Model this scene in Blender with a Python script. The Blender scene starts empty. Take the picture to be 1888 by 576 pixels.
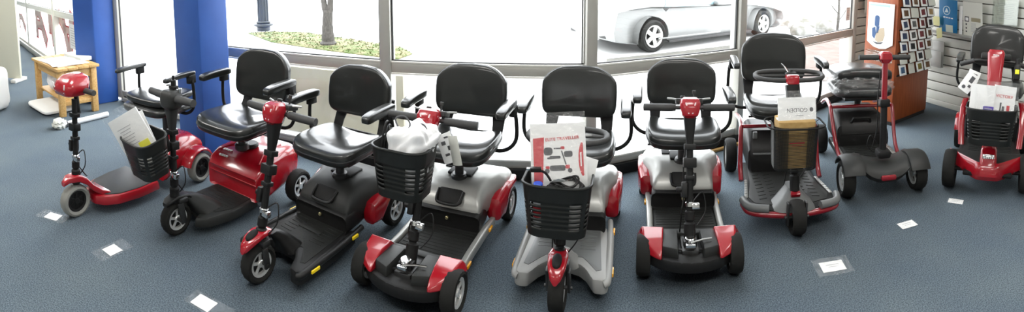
import bpy, bmesh, math, random
from mathutils import Vector, Matrix
random.seed(7)
SC = bpy.context.scene
COL = SC.collection
PI = math.pi
V = Vector
def T(x, y, z): return Matrix.Translation((x, y, z))
def RX(a): return Matrix.Rotation(a, 4, 'X')
def RY(a): return Matrix.Rotation(a, 4, 'Y')
def RZ(a): return Matrix.Rotation(a, 4, 'Z')
def rad(d): return math.radians(d)
FR = Matrix(((-1, 0, 0, 0), (0, 0, 1, 0), (0, 1, 0, 0), (0, 0, 0, 1)))   # page frame that faces a scooter's front

# ------------------------------------------------------------------ materials
MATS = {}
def mat(name, col, rough=.5, metal=0., spec=.5, coat=0., bump=0., bscale=200., vary=0., vscale=30., alpha=None, emit=None, trans=0.):
    if name in MATS: return MATS[name]
    m = bpy.data.materials.new(name); m.use_nodes = True
    nt = m.node_tree; b = nt.nodes['Principled BSDF']
    c = (*col, 1)
    b.inputs['Base Color'].default_value = c
    b.inputs['Roughness'].default_value = rough
    b.inputs['Metallic'].default_value = metal
    b.inputs['Specular IOR Level'].default_value = spec
    b.inputs['Coat Weight'].default_value = coat
    b.inputs['Coat Roughness'].default_value = .08
    b.inputs['Transmission Weight'].default_value = trans
    if emit:
        b.inputs['Emission Color'].default_value = (*emit[0], 1); b.inputs['Emission Strength'].default_value = emit[1]
    tc = nt.nodes.new('ShaderNodeTexCoord')
    if bump:
        n = nt.nodes.new('ShaderNodeTexNoise'); n.inputs['Scale'].default_value = bscale; n.inputs['Detail'].default_value = 3
        nt.links.new(tc.outputs['Object'], n.inputs['Vector'])
        bp = nt.nodes.new('ShaderNodeBump'); bp.inputs['Strength'].default_value = bump; bp.inputs['Distance'].default_value = .002
        nt.links.new(n.outputs['Fac'], bp.inputs['Height']); nt.links.new(bp.outputs['Normal'], b.inputs['Normal'])
    if vary:
        n = nt.nodes.new('ShaderNodeTexNoise'); n.inputs['Scale'].default_value = vscale; n.inputs['Detail'].default_value = 5
        nt.links.new(tc.outputs['Object'], n.inputs['Vector'])
        r = nt.nodes.new('ShaderNodeValToRGB')
        r.color_ramp.elements[0].position = .3; r.color_ramp.elements[1].position = .7
        r.color_ramp.elements[0].color = (*[max(0, x * (1 - vary)) for x in col], 1)
        r.color_ramp.elements[1].color = (*[min(1, x * (1 + vary)) for x in col], 1)
        nt.links.new(n.outputs['Fac'], r.inputs['Fac']); nt.links.new(r.outputs['Color'], b.inputs['Base Color'])
    MATS[name] = m
    return m

def thin_glass(name, tint=(1, 1, 1), refl=.06, rough=.0):
    m = bpy.data.materials.new(name); m.use_nodes = True
    nt = m.node_tree; nt.nodes.clear()
    o = nt.nodes.new('ShaderNodeOutputMaterial'); mx = nt.nodes.new('ShaderNodeMixShader')
    t = nt.nodes.new('ShaderNodeBsdfTransparent'); t.inputs['Color'].default_value = (*tint, 1)
    g = nt.nodes.new('ShaderNodeBsdfGlossy'); g.inputs['Roughness'].default_value = rough
    lw = nt.nodes.new('ShaderNodeLayerWeight'); lw.inputs['Blend'].default_value = .25
    ml = nt.nodes.new('ShaderNodeMath'); ml.operation = 'MULTIPLY_ADD'
    ml.inputs[1].default_value = refl * 2; ml.inputs[2].default_value = refl
    nt.links.new(lw.outputs['Fresnel'], ml.inputs[0]); nt.links.new(ml.outputs[0], mx.inputs['Fac'])
    nt.links.new(t.outputs[0], mx.inputs[1]); nt.links.new(g.outputs[0], mx.inputs[2]); nt.links.new(mx.outputs[0], o.inputs[0])
    return m

def film(name, rough=.12, amount=.04, milk=.035):
    """crinkled clear plastic: mostly see-through, sharp bumpy glints"""
    m = bpy.data.materials.new(name); m.use_nodes = True
    nt = m.node_tree; nt.nodes.clear()
    o = nt.nodes.new('ShaderNodeOutputMaterial'); mx = nt.nodes.new('ShaderNodeMixShader')
    t = nt.nodes.new('ShaderNodeBsdfTransparent')
    g = nt.nodes.new('ShaderNodeBsdfGlossy'); g.inputs['Roughness'].default_value = rough
    tc = nt.nodes.new('ShaderNodeTexCoord'); n = nt.nodes.new('ShaderNodeTexNoise'); n.inputs['Scale'].default_value = 28; n.inputs['Detail'].default_value = 4
    nt.links.new(tc.outputs['Object'], n.inputs['Vector'])
    bp = nt.nodes.new('ShaderNodeBump'); bp.inputs['Strength'].default_value = 1.; bp.inputs['Distance'].default_value = .02
    nt.links.new(n.outputs['Fac'], bp.inputs['Height']); nt.links.new(bp.outputs['Normal'], g.inputs['Normal'])
    mx.inputs['Fac'].default_value = amount
    mk = nt.nodes.new('ShaderNodeMixShader'); mk.inputs['Fac'].default_value = milk; df = nt.nodes.new('ShaderNodeBsdfDiffuse'); df.inputs['Color'].default_value = (.85, .86, .86, 1)
    nt.links.new(t.outputs[0], mk.inputs[1]); nt.links.new(df.outputs[0], mk.inputs[2]); nt.links.new(mk.outputs[0], mx.inputs[1]); nt.links.new(g.outputs[0], mx.inputs[2]); nt.links.new(mx.outputs[0], o.inputs[0])
    return m

def carpet_mat():
    m = bpy.data.materials.new('carpet'); m.use_nodes = True
    nt = m.node_tree; b = nt.nodes['Principled BSDF']; b.inputs['Roughness'].default_value = .95; b.inputs['Specular IOR Level'].default_value = .15
    tc = nt.nodes.new('ShaderNodeTexCoord')
    n1 = nt.nodes.new('ShaderNodeTexNoise'); n1.inputs['Scale'].default_value = 160; n1.inputs['Detail'].default_value = 2
    n2 = nt.nodes.new('ShaderNodeTexNoise'); n2.inputs['Scale'].default_value = 2.2; n2.inputs['Detail'].default_value = 5
    n3 = nt.nodes.new('ShaderNodeTexVoronoi'); n3.inputs['Scale'].default_value = 18
    for n in (n1, n2, n3): nt.links.new(tc.outputs['Object'], n.inputs['Vector'])
    r1 = nt.nodes.new('ShaderNodeValToRGB')
    r1.color_ramp.elements[0].position = .35; r1.color_ramp.elements[0].color = (.056, .077, .095, 1)
    r1.color_ramp.elements[1].position = .68; r1.color_ramp.elements[1].color = (.165, .202, .230, 1)
    nt.links.new(n1.outputs['Fac'], r1.inputs['Fac'])
    r2 = nt.nodes.new('ShaderNodeValToRGB')
    r2.color_ramp.elements[0].position = .3; r2.color_ramp.elements[0].color = (.86, .88, .92, 1)
    r2.color_ramp.elements[1].position = .7; r2.color_ramp.elements[1].color = (1.08, 1.06, 1.02, 1)
    nt.links.new(n2.outputs['Fac'], r2.inputs['Fac'])
    r3 = nt.nodes.new('ShaderNodeValToRGB')
    r3.color_ramp.elements[0].position = .012; r3.color_ramp.elements[0].color = (.45, .5, .5, 1)
    r3.color_ramp.elements[1].position = .05; r3.color_ramp.elements[1].color = (1, 1, 1, 1)
    nt.links.new(n3.outputs['Distance'], r3.inputs['Fac'])
    a = nt.nodes.new('ShaderNodeMixRGB'); a.blend_type = 'MULTIPLY'; a.inputs[0].default_value = 1
    c = nt.nodes.new('ShaderNodeMixRGB'); c.blend_type = 'MULTIPLY'; c.inputs[0].default_value = .8
    nt.links.new(r1.outputs[0], a.inputs[1]); nt.links.new(r2.outputs[0], a.inputs[2])
    nt.links.new(a.outputs[0], c.inputs[1]); nt.links.new(r3.outputs[0], c.inputs[2])
    nt.links.new(c.outputs[0], b.inputs['Base Color'])
    bp = nt.nodes.new('ShaderNodeBump'); bp.inputs['Strength'].default_value = .5; bp.inputs['Distance'].default_value = .004
    nt.links.new(n1.outputs['Fac'], bp.inputs['Height']); nt.links.new(bp.outputs['Normal'], b.inputs['Normal'])
    return m

def ramp_mat(name, c0, c1, scale, p0=.35, p1=.65, rough=.8, stretch=(1, 1, 1), detail=5, bump=0):
    m = bpy.data.materials.new(name); m.use_nodes = True
    nt = m.node_tree; b = nt.nodes['Principled BSDF']; b.inputs['Roughness'].default_value = rough
    tc = nt.nodes.new('ShaderNodeTexCoord'); mp = nt.nodes.new('ShaderNodeMapping'); mp.inputs['Scale'].default_value = stretch
    n = nt.nodes.new('ShaderNodeTexNoise'); n.inputs['Scale'].default_value = scale; n.inputs['Detail'].default_value = detail
    nt.links.new(tc.outputs['Object'], mp.inputs[0]); nt.links.new(mp.outputs[0], n.inputs['Vector'])
    r = nt.nodes.new('ShaderNodeValToRGB')
    r.color_ramp.elements[0].position = p0; r.color_ramp.elements[0].color = (*c0, 1)
    r.color_ramp.elements[1].position = p1; r.color_ramp.elements[1].color = (*c1, 1)
    nt.links.new(n.outputs['Fac'], r.inputs['Fac']); nt.links.new(r.outputs[0], b.inputs['Base Color'])
    if bump:
        bp = nt.nodes.new('ShaderNodeBump'); bp.inputs['Strength'].default_value = bump; bp.inputs['Distance'].default_value = .01
        nt.links.new(n.outputs['Fac'], bp.inputs['Height']); nt.links.new(bp.outputs['Normal'], b.inputs['Normal'])
    return m

vinyl = mat('black_vinyl', (.011, .012, .011), .30, spec=.5, coat=.45, bump=.12, bscale=320)
vinyl_side = mat('vinyl_welt', (.02, .02, .022), .45)
black = mat('black_plastic', (.011, .011, .011), .42, spec=.3, bump=.1, bscale=600)
blackm = mat('black_matte', (.009, .009, .009), .6, spec=.25)
basketm = mat('basket_plastic', (.011, .012, .011), .4, spec=.35)
char = mat('charcoal_plastic', (.022, .023, .022), .48, spec=.35, bump=.12, bscale=500)
deckgrey = mat('light_grey_plastic', (.30, .30, .29), .42, bump=.1, bscale=500)
greyp = mat('grey_plastic', (.13, .135, .135), .42, bump=.1, bscale=500)
silver = mat('silver_paint', (.33, .33, .315), .36, metal=.35, coat=.2)
red = mat('candy_red_paint', (.33, .004, .012), .25, coat=.8)
redtube = mat('red_tube_paint', (.24, .004, .012), .28, coat=.7)
rubber = mat('tyre_rubber', (.012, .012, .011), .75, spec=.25, bump=.3, bscale=120)
rubbergrey = mat('grey_tyre_rubber', (.22, .22, .20), .7)
rimm = mat('rim_silver', (.78, .78, .76), .35, metal=.6)
chrome = mat('chrome', (.7, .7, .7), .15, metal=1.)
steel = mat('dark_steel', (.06, .06, .06), .38, metal=.7)
gripm = mat('grip_rubber', (.035, .035, .034), .6, bump=.4, bscale=150)
amber = mat('amber_reflector', (.85, .38, .01), .25, coat=.5)
yellow = mat('yellow_reflector', (.95, .68, .01), .3, coat=.5)
matrub = mat('ribbed_rubber_mat', (.014, .015, .014), .6, spec=.3, bump=.6, bscale=90)
white = mat('white_paper', (.83, .83, .82), .7)
whitep = mat('white_plastic_bag', (.85, .85, .86), .35, bump=.6, bscale=22)
cardb = ramp_mat('cardboard', (.34, .21, .07), (.41, .27, .10), 30)
inkgrey = mat('ink_grey', (.08, .08, .085), .7)
inklight = mat('ink_light_grey', (.42, .42, .43), .7)
inkred = mat('ink_red', (.55, .03, .04), .6)
inkblue = mat('ink_blue', (.04, .1, .34), .6)
purple = mat('purple_label', (.09, .05, .36), .5)
yellowlab = mat('yellow_label', (.9, .85, .03), .5)
bluecap = mat('blue_cap', (.02, .09, .55), .4)
bluecol = ramp_mat('blue_column_paint', (.018, .075, .30), (.026, .095, .36), 3, rough=.5)
alum = mat('aluminium_frame', (.50, .49, .45), .4, metal=.35)
alumw = mat('pale_frame', (.78, .77, .72), .45)
darkseal = mat('dark_gasket', (.02, .02, .02), .6)
wood = ramp_mat('pine_wood', (.50, .29, .09), (.62, .39, .15), 6, rough=.5, stretch=(1, 9, 9))
orange = ramp_mat('cherry_laminate', (.25, .055, .014), (.33, .08, .022), 5, rough=.35, stretch=(8, 8, 1))
slatm = mat('slatwall_laminate', (.56, .56, .51), .5)
slatd = mat('slatwall_groove', (.06, .05, .035), .7)
cream = mat('cream_panel', (.72, .70, .56), .6)
cloth = mat('white_cloth', (.78, .78, .75), .9, bump=.5, bscale=20)
brochblue = mat('brochure_blue', (.012, .16, .36), .35)
yellowtag = mat('pale_yellow_card', (.72, .72, .36), .6)
paleg = mat('pale_green_card', (.66, .74, .66), .6)
printm = mat('print_paper', (.66, .66, .60), .6)
concrete = ramp_mat('outside_concrete', (.58, .58, .57), (.66, .66, .65), .8, rough=.9)
asphalt = ramp_mat('wet_street', (.56, .56, .56), (.66, .66, .66), .35, rough=.6)
grassm = ramp_mat('grass_patch', (.06, .09, .018), (.16, .15, .075), 5.5, .38, .6, rough=.9)
barkm = ramp_mat('tree_bark', (.035, .031, .027), (.075, .068, .06), 14, stretch=(4, 4, 1), bump=.6)
lampm = mat('lamp_post_paint', (.02, .025, .028), .4)
carm = mat('silver_car_paint', (.22, .224, .22), .3, metal=.3, coat=.4)
carglass = mat('car_glass', (.16, .24, .26), .08, spec=.8)
cardark = mat('car_dark_trim', (.03, .03, .03), .6)
rockm = ramp_mat('snowy_rocks', (.13, .125, .105), (.25, .25, .24), 4, .38, .55, rough=.9, bump=.5)
wallm = mat('painted_wall', (.62, .61, .56), .8)
ceilm = mat('ceiling_tile', (.75, .75, .73), .9)
glassm = thin_glass('window_glass', (1., 1., 1.), .03)
clearm = thin_glass('clear_acrylic', (.88, .9, .88), .08, .05)
filmm = film('clear_film')
tapem = film('clear_tape', .4, .03, .02)
wrapm = film('plastic_wrap', .2, .12, .05)
letterm = mat('red_window_lettering', (.50, .05, .05), .5)
letteredge = mat('pale_pink_lettering', (.62, .42, .38), .5)
carpet = carpet_mat()

# ------------------------------------------------------------------ mesh builder
def rrect(w, h, r, n=5):
    r = min(r, w / 2 - 1e-5, h / 2 - 1e-5); out = []
    for cx, cy, a0 in ((w/2-r, h/2-r, 0), (-w/2+r, h/2-r, 90), (-w/2+r, -h/2+r, 180), (w/2-r, -h/2+r, 270)):
        for i in range(n + 1):
            a = rad(a0 + 90 * i / n); out.append((cx + r * math.cos(a), cy + r * math.sin(a)))
    return out
def smooth_path(pts, n=8, closed=False):
    P = [V(p) for p in pts]; out = []; N = len(P)
    rng = range(N if closed else N - 1)
    for i in rng:
        if closed: a, b, c, d = P[(i-1) % N], P[i], P[(i+1) % N], P[(i+2) % N]
        else: a, b, c, d = P[max(i-1, 0)], P[i], P[i+1], P[min(i+2, N-1)]
        for k in range(n):
            t = k / n
            out.append(.5 * ((2*b) + (c-a)*t + (2*a-5*b+4*c-d)*t*t + (3*b-a-3*c+d)*t**3))
    if not closed: out.append(P[-1])
    return out
class MB:
    def __init__(s, M=None):
        s.bm = bmesh.new(); s.M = M.copy() if M else Matrix.Identity(4)
    def v(s, co): return s.bm.verts.new(s.M @ V(co))
    def f(s, vs):
        try: return s.bm.faces.new(vs)
        except ValueError: return None
    def loft(s, rings, cap=True, closed=True):
        R = [[s.v(p) for p in r] for r in rings]; n = len(R[0])
        for a, b in zip(R, R[1:]):
            for i in range(n if closed else n - 1):
                j = (i + 1) % n; s.f((a[i], a[j], b[j], b[i]))
        if cap and closed: s.f(R[0][::-1]); s.f(R[-1])
        return s
    def box(s, c, d, bev=0., rot=None, seg=2):
        b = bmesh.new(); bmesh.ops.create_cube(b, size=1)
        bmesh.ops.scale(b, vec=d, verts=b.verts)
        if bev: bmesh.ops.bevel(b, geom=list(b.edges), offset=min(bev, min(d) * .49), segments=seg, profile=.5, affect='EDGES')
        M = s.M @ T(*c) @ (rot if rot else Matrix.Identity(4))
        s._merge(b, M); return s
    def _merge(s, b, M):
        mp = {}
        for v in b.verts: mp[v] = s.bm.verts.new(M @ v.co)
        for f in b.faces: s.f([mp[v] for v in f.verts])
        b.free()
    def prism(s, poly, z0, z1, bev=0., top=1., seg=2, M=None):
        """polygon in XY extruded in Z"""
        b = bmesh.new()
        cx = sum(p[0] for p in poly) / len(poly); cy = sum(p[1] for p in poly) / len(poly)
        lo = [b.verts.new((p[0], p[1], z0)) for p in poly]
        hi = [b.verts.new((cx + (p[0]-cx)*top, cy + (p[1]-cy)*top, z1)) for p in poly]
        n = len(poly); b.faces.new(lo[::-1]); b.faces.new(hi)
        for i in range(n): b.faces.new((lo[i], lo[(i+1) % n], hi[(i+1) % n], hi[i]))
        bmesh.ops.recalc_face_normals(b, faces=b.faces)
        if bev: bmesh.ops.bevel(b, geom=list(b.edges), offset=bev, segments=seg, profile=.5, affect='EDGES')
        s._merge(b, s.M @ (M if M else Matrix.Identity(4))); return s
    def tube(s, pts, r, seg=10, closed=False, smooth=0):
        P = [V(p) for p in pts]
        if smooth: P = smooth_path(P, smooth, closed)
        N = len(P); rr = r if isinstance(r, (list, tuple)) else None
        prev = None; rings = []
        for i in range(N):
            if closed: t = P[(i+1) % N] - P[i-1]
            else: t = P[min(i+1, N-1)] - P[max(i-1, 0)]
            t.normalize()
            if prev is None:
                u = t.orthogonal().normalized()
            else:
                u = prev - t * prev.dot(t)
                u = u.normalized() if u.length > 1e-6 else t.orthogonal().normalized()
            prev = u; w = t.cross(u)
            q = rr[min(int(i * len(rr) / N), len(rr) - 1)] if rr else r
            rings.append([P[i] + q * (math.cos(2*PI*k/seg) * u + math.sin(2*PI*k/seg) * w) for k in range(seg)])
        if closed: rings.append(rings[0]); s.loft(rings, cap=False)
        else: s.loft(rings)
        return s
    def lathe(s, prof, seg=32, M=None, mod=None, axis='Z'):
        """closed profile of (radius, h) spun round Z (or X)"""
        M = M if M else Matrix.Identity(4)
        if axis == 'X': M = M @ RY(PI/2)
        if axis == 'Y': M = M @ RX(-PI/2)
        rings = []
        for k in range(seg):
            a = 2*PI*k/seg
            rings.append([M @ V(((r * (mod(i, k) if mod else 1)) * math.cos(a), (r * (mod(i, k) if mod else 1)) * math.sin(a), h)) for i, (r, h) in enumerate(prof)])
        rings.append(rings[0]); s.loft(rings, cap=False); return s
    def cyl(s, c, r, h, axis='Z', seg=20, bev=.0, r2=None):
        r2 = r if r2 is None else r2
        e = bev
        prof = [(max(r - e, 1e-4), -h/2), (r, -h/2 + e), (r2, h/2 - e), (max(r2 - e, 1e-4), h/2)] if e else [(r, -h/2), (r2, h/2)]
        M = T(*c)
        if axis == 'X': M = M @ RY(PI/2)
        if axis == 'Y': M = M @ RX(-PI/2)
        s.loft([[M @ V((q * math.cos(2*PI*k/seg), q * math.sin(2*PI*k/seg), hh)) for k in range(seg)] for q, hh in prof]); return s
    def squad(s, c, d, e1=.4, e2=.4, nu=40, nv=20, fn=None, rot=None):
        """super-ellipsoid: e1 rounds the plan, e2 the profile along z"""
        sp = lambda x, e: math.copysign(abs(x) ** e, x)
        M = T(*c) @ (rot if rot else Matrix.Identity(4)); rings = []
        for j in range(nv + 1):
            ph = -PI/2 + PI * j / nv
            cz, sz = max(abs(math.cos(ph)), 1e-4) ** e2, sp(math.sin(ph), e2)
            ring = []
            for i in range(nu):
                th = 2 * PI * i / nu
                p = V((cz * sp(math.cos(th), e1), cz * sp(math.sin(th), e1), sz))
                q = V((p.x * d[0]/2, p.y * d[1]/2, p.z * d[2]/2))
                if fn: q = fn(p, q)
                ring.append(M @ q)
            rings.append(ring)
        s.loft(rings); return s
    def build(s, name, m, parent=None, loc=None, rotz=None, angle=38, mods=None):
        bmesh.ops.remove_doubles(s.bm, verts=s.bm.verts, dist=1e-6)
        bmesh.ops.recalc_face_normals(s.bm, faces=s.bm.faces)
        me = bpy.data.meshes.new(name); s.bm.to_mesh(me); s.bm.free()
        for p in me.polygons: p.use_smooth = True
        me.set_sharp_from_angle(angle=rad(angle))
        me.materials.append(m)
        o = bpy.data.objects.new(name, me); COL.objects.link(o)
        if parent: o.parent = parent
        if loc is not None: o.location = loc
        if rotz is not None: o.rotation_euler = (0, 0, rotz)
        return o
def solid(o, t, off=0.):
    md = o.modifiers.new('thick', 'SOLIDIFY'); md.thickness = t; md.offset = off; return o
def tag(o, label, cat, group=None):
    o['label'] = label; o['category'] = cat
    if group: o['group'] = group
    return o
def thing(name, label, cat, loc=(0, 0, 0), rotz=0., group=None):
    o = bpy.data.objects.new(name, None); COL.objects.link(o); o.empty_display_size = .1
    o.location = loc; o.rotation_euler = (0, 0, rotz)
    return tag(o, label, cat, group)
def struct(o): o['kind'] = 'structure'; return o
def text_mesh(name, body, size, m, parent, M, depth=.0006, sx=1., bold=0.):
    cu = bpy.data.curves.new('txt', 'FONT'); cu.body = body; cu.size = size; cu.align_x = 'CENTER'; cu.align_y = 'CENTER'
    cu.extrude = depth; cu.offset = bold
    t = bpy.data.objects.new('txt', cu); COL.objects.link(t)
    bpy.context.view_layer.update()
    me = bpy.data.meshes.new_from_object(t.evaluated_get(bpy.context.evaluated_depsgraph_get()))
    bpy.data.objects.remove(t); bpy.data.curves.remove(cu)
    me.transform(M @ Matrix.Diagonal((sx, 1, 1, 1))); me.materials.clear(); me.materials.append(m); me.name = name
    o = bpy.data.objects.new(name, me); COL.objects.link(o); o.parent = parent
    return o

# ------------------------------------------------------------------ scooter parts
class Pose:
    def __init__(s, cx, cy, hx, hy, sx=0.):
        n = math.hypot(hx, hy); s.hx, s.hy = hx/n, hy/n
        s.cx, s.cy = cx + s.hy * sx, cy - s.hx * sx
        s.rot = math.atan2(s.hy, s.hx) - PI/2
    def w(s, x, y, z=0.): return (s.cx + s.hx*y + s.hy*x, s.cy + s.hy*y - s.hx*x, z)
    def root(s, label): return thing('mobility_scooter', label, 'mobility scooter', (s.cx, s.cy, 0), s.rot, 'mobility scooters in the row')

def wheel(root, x, y, r=.1, w=.07, steer=0., rim=rimm, tire=rubber, spokes=5, disc=False, out=0):
    M = T(x, y, r) @ RZ(-rad(steer))
    b = MB(M); ri = r * .65
    prof = [(ri, -w*.34), (r*.80, -w*.5), (r*.93, -w*.45), (r*.99, -w*.26), (r, 0), (r*.99, w*.26), (r*.93, w*.45), (r*.80, w*.5), (ri, w*.34)]
    b.lathe(prof, 44, axis='X', mod=lambda i, k: (.972 if (k + (i > 4)) % 2 and 2 <= i <= 6 and i != 4 else 1.))
    t = b.build('wheel', tire, root, angle=30)
    q = MB(M)
    q.lathe([(ri*.80, -w*.3), (ri*1.01, -w*.36), (ri*1.01, w*.36), (ri*.80, w*.3)], 32, axis='X')
    for sgn in (-1, 1):
        q.cyl((sgn*w*.22, 0, 0), ri*.30, w*.24, 'X', 16, .004)
        if disc:
            q.cyl((sgn*w*.16, 0, 0), ri*.86, w*.06, 'X', 28)
        for k in range(spokes):
            a = 2*PI*k/spokes
            q.box((sgn*w*.2, 0, 0), (w*.12, ri*.26, ri*.8), .003, rot=RX(a) @ T(0, 0, ri*.5))
    q.build('rim', rim, t)
    c = MB(M); c.cyl((0, 0, 0), ri*.9, w*.16, 'X', 24); c.build('hub_disc', blackm, t)
    return t

def seat(root, z=.505, y=-.22, w=.46, d=.43, h=.10, post=.2, postr=.026, m=None):
    def fn(p, q):
        q.z += .022 * abs(p.x)**3 * (1 if p.z > 0 else .35) - .03 * max(0, p.y - .35) ** 1.4 + .012 * max(0, -p.y - .5)
        q.x *= 1 - .05 * max(0, -p.y)
        if p.z > 0: q.z -= .038 * max(0, 1 - abs(p.x)**2.5) * max(0, min(1, (.95 - p.y) / .6)) * (.55 + .45*max(-1, -p.y))
        return q
    c = MB(); c.squad((0, y, z), (w, d, h), .42, .5, 56, 22, fn); so = c.build('seat', m or vinyl, root, angle=60)
    pp = MB(); pts = []
    for i in range(56):
        th = 2*PI*i/56; sp = lambda x, e: math.copysign(abs(x)**e, x)
        p = V((sp(math.cos(th), .42), sp(math.sin(th), .42), 0)); q = V((p.x*w/2*1.003, p.y*d/2*1.003, .0))
        pts.append(V((0, y, z)) + fn(p, q))
    pp.tube(pts, .0045, 6, closed=True); pp.build('seat_welt', vinyl_side, so)
    b = MB(); b.prism([(-w*.38, y-d*.38), (w*.38, y-d*.38), (w*.38, y+d*.3), (-w*.38, y+d*.3)], z-h*.62, z-h*.40, .006); b.build('seat_pan', blackm, root)
    s = MB(); s.cyl((0, y, (post + z - h*.5)/2), postr, z - h*.5 - post, 'Z', 20); s.cyl((0, y, post+.02), postr*1.9, .05, 'Z', 20, .01)
    s.cyl((0, y, z-h*.62), postr*1.7, .03, 'Z', 20, .004)
    s.tube([(.02, y+.05, z-h*.6), (.14, y+.07, z-h*.62), (.22, y+.08, z-h*.62)], .007, 8)
    s.build('seat_post', steel, root)

def backrest(root, top=.935, bot=.60, y=-.45, w=.465, t=.075, tilt=8, bracket=True, zs=.5, zofs=None, rot=None, name='backrest'):
    h = top - bot
    def fn(p, q):
        # built flat: x across, y up the back, z thickness
        q.z += .028 * p.x**2
        q.x *= 1 - .02 * max(0, -p.y) - .15 * max(0, p.y)**5 - .015 * max(0, p.y)
        if p.y > 0: q.y -= (.042 * abs(p.x)**2.6 + .02 * abs(p.x)**8) * p.y
        return q
    M = T(0, y, (top+bot)/2) @ RX(rad(tilt)) @ RX(PI/2) @ RZ(0)
    # local z -> -y world after RX(90): thickness faces -y; flip so that the concave face looks forward
    M = T(0, y, (top+bot)/2) @ RX(rad(tilt)) @ Matrix(((1, 0, 0, 0), (0, 0, 1, 0), (0, 1, 0, 0), (0, 0, 0, 1)))
    b = MB(M); b.squad((0, 0, 0), (w, h, t), .33, .38, 64, 18, fn)
    bo = b.build(name, vinyl, root, angle=60)
    pp = MB(M); sp = lambda x, e: math.copysign(abs(x)**e, x)
    for zz in (.32,):
        pts = []
        for i in range(64):
            th = 2*PI*i/64; cz = math.cos(math.asin(min(1, zz))) ** .38
            p = V((cz*sp(math.cos(th), .33), cz*sp(math.sin(th), .33), 0)); q = V((p.x*w/2*1.004, p.y*h/2*1.004, t/2*zz**.38 * .62))
            pts.append(fn(p, q))
        pp.tube(pts, .004, 6, closed=True)
    pp.build('back_welt', vinyl_side, bo)
    if bracket:
        for sg in (-1, 1):
            k = MB()
            k.loft([[(sg*x_ + a_*w_, y_ + b_*.022, z_) for a_, b_ in rrect(1, 1, .25)] for x_, w_, y_, z_ in ((w*.36, .085, y-.052, bot+.11), (w*.36, .088, y-.02, bot+.02), (w*.37, .070, y+.02, bot-.05), (w*.37, .060, y+.06, zs+.0), (w*.36, .05, y+.08, zs-.04))])
            k.build('back_bracket', blackm, root)
    return bo

def armrest(root, side, x=.29, z=.735, y0=-.09, y1=-.36, zlow=.47, w=.062, th=.05, m=vinyl):
    sx = side * x
    t = MB(); t.tube([(side*.10, y1+.05, zlow-.015), (side*(x-.05), y1+.05, zlow-.015), (side*(x+.025), y1+.05, zlow+.05), (side*(x+.03), y1+.05, z-.10), (side*(x+.012), y1+.05, z-.015)], .0115, 10, smooth=6)
    t.box((side*(x+.012), y1+.05, z-.04), (.034, .07, .06), .006)
    a = t.build('armrest', blackm, root)
    p = MB(); L = y0 - y1
    def fn(pp, q):
        q.z += -.012 * max(0, pp.y)**2
        return q
    p.squad((sx, (y0+y1)/2, z), (w, L, th), .35, .45, 32, 14, fn); p.build('arm_pad', m, a)
    return a

class Tiller:
    """frame at the handlebar head: x right, y out over the nose, z up the stem"""
    def __init__(s, base, head, steer=0.):
        s.B, s.H = V(base), V(head)
        z = (s.H - s.B).normalized(); x = V((1, 0, 0)); y = z.cross(x).normalized(); x = y.cross(z)
        A = Matrix(((x.x, y.x, z.x, 0), (x.y, y.y, z.y, 0), (x.z, y.z, z.z, 0), (0, 0, 0, 1)))
        s.len = (s.H - s.B).length; s.steer = steer
        s.M = T(*s.H) @ A @ RZ(-rad(steer))
        s.zax = z
    def at(s, t): return s.B + (s.H - s.B) * t
    def up(s, t): return T(*s.at(t)) @ RZ(-rad(s.steer))

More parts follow.
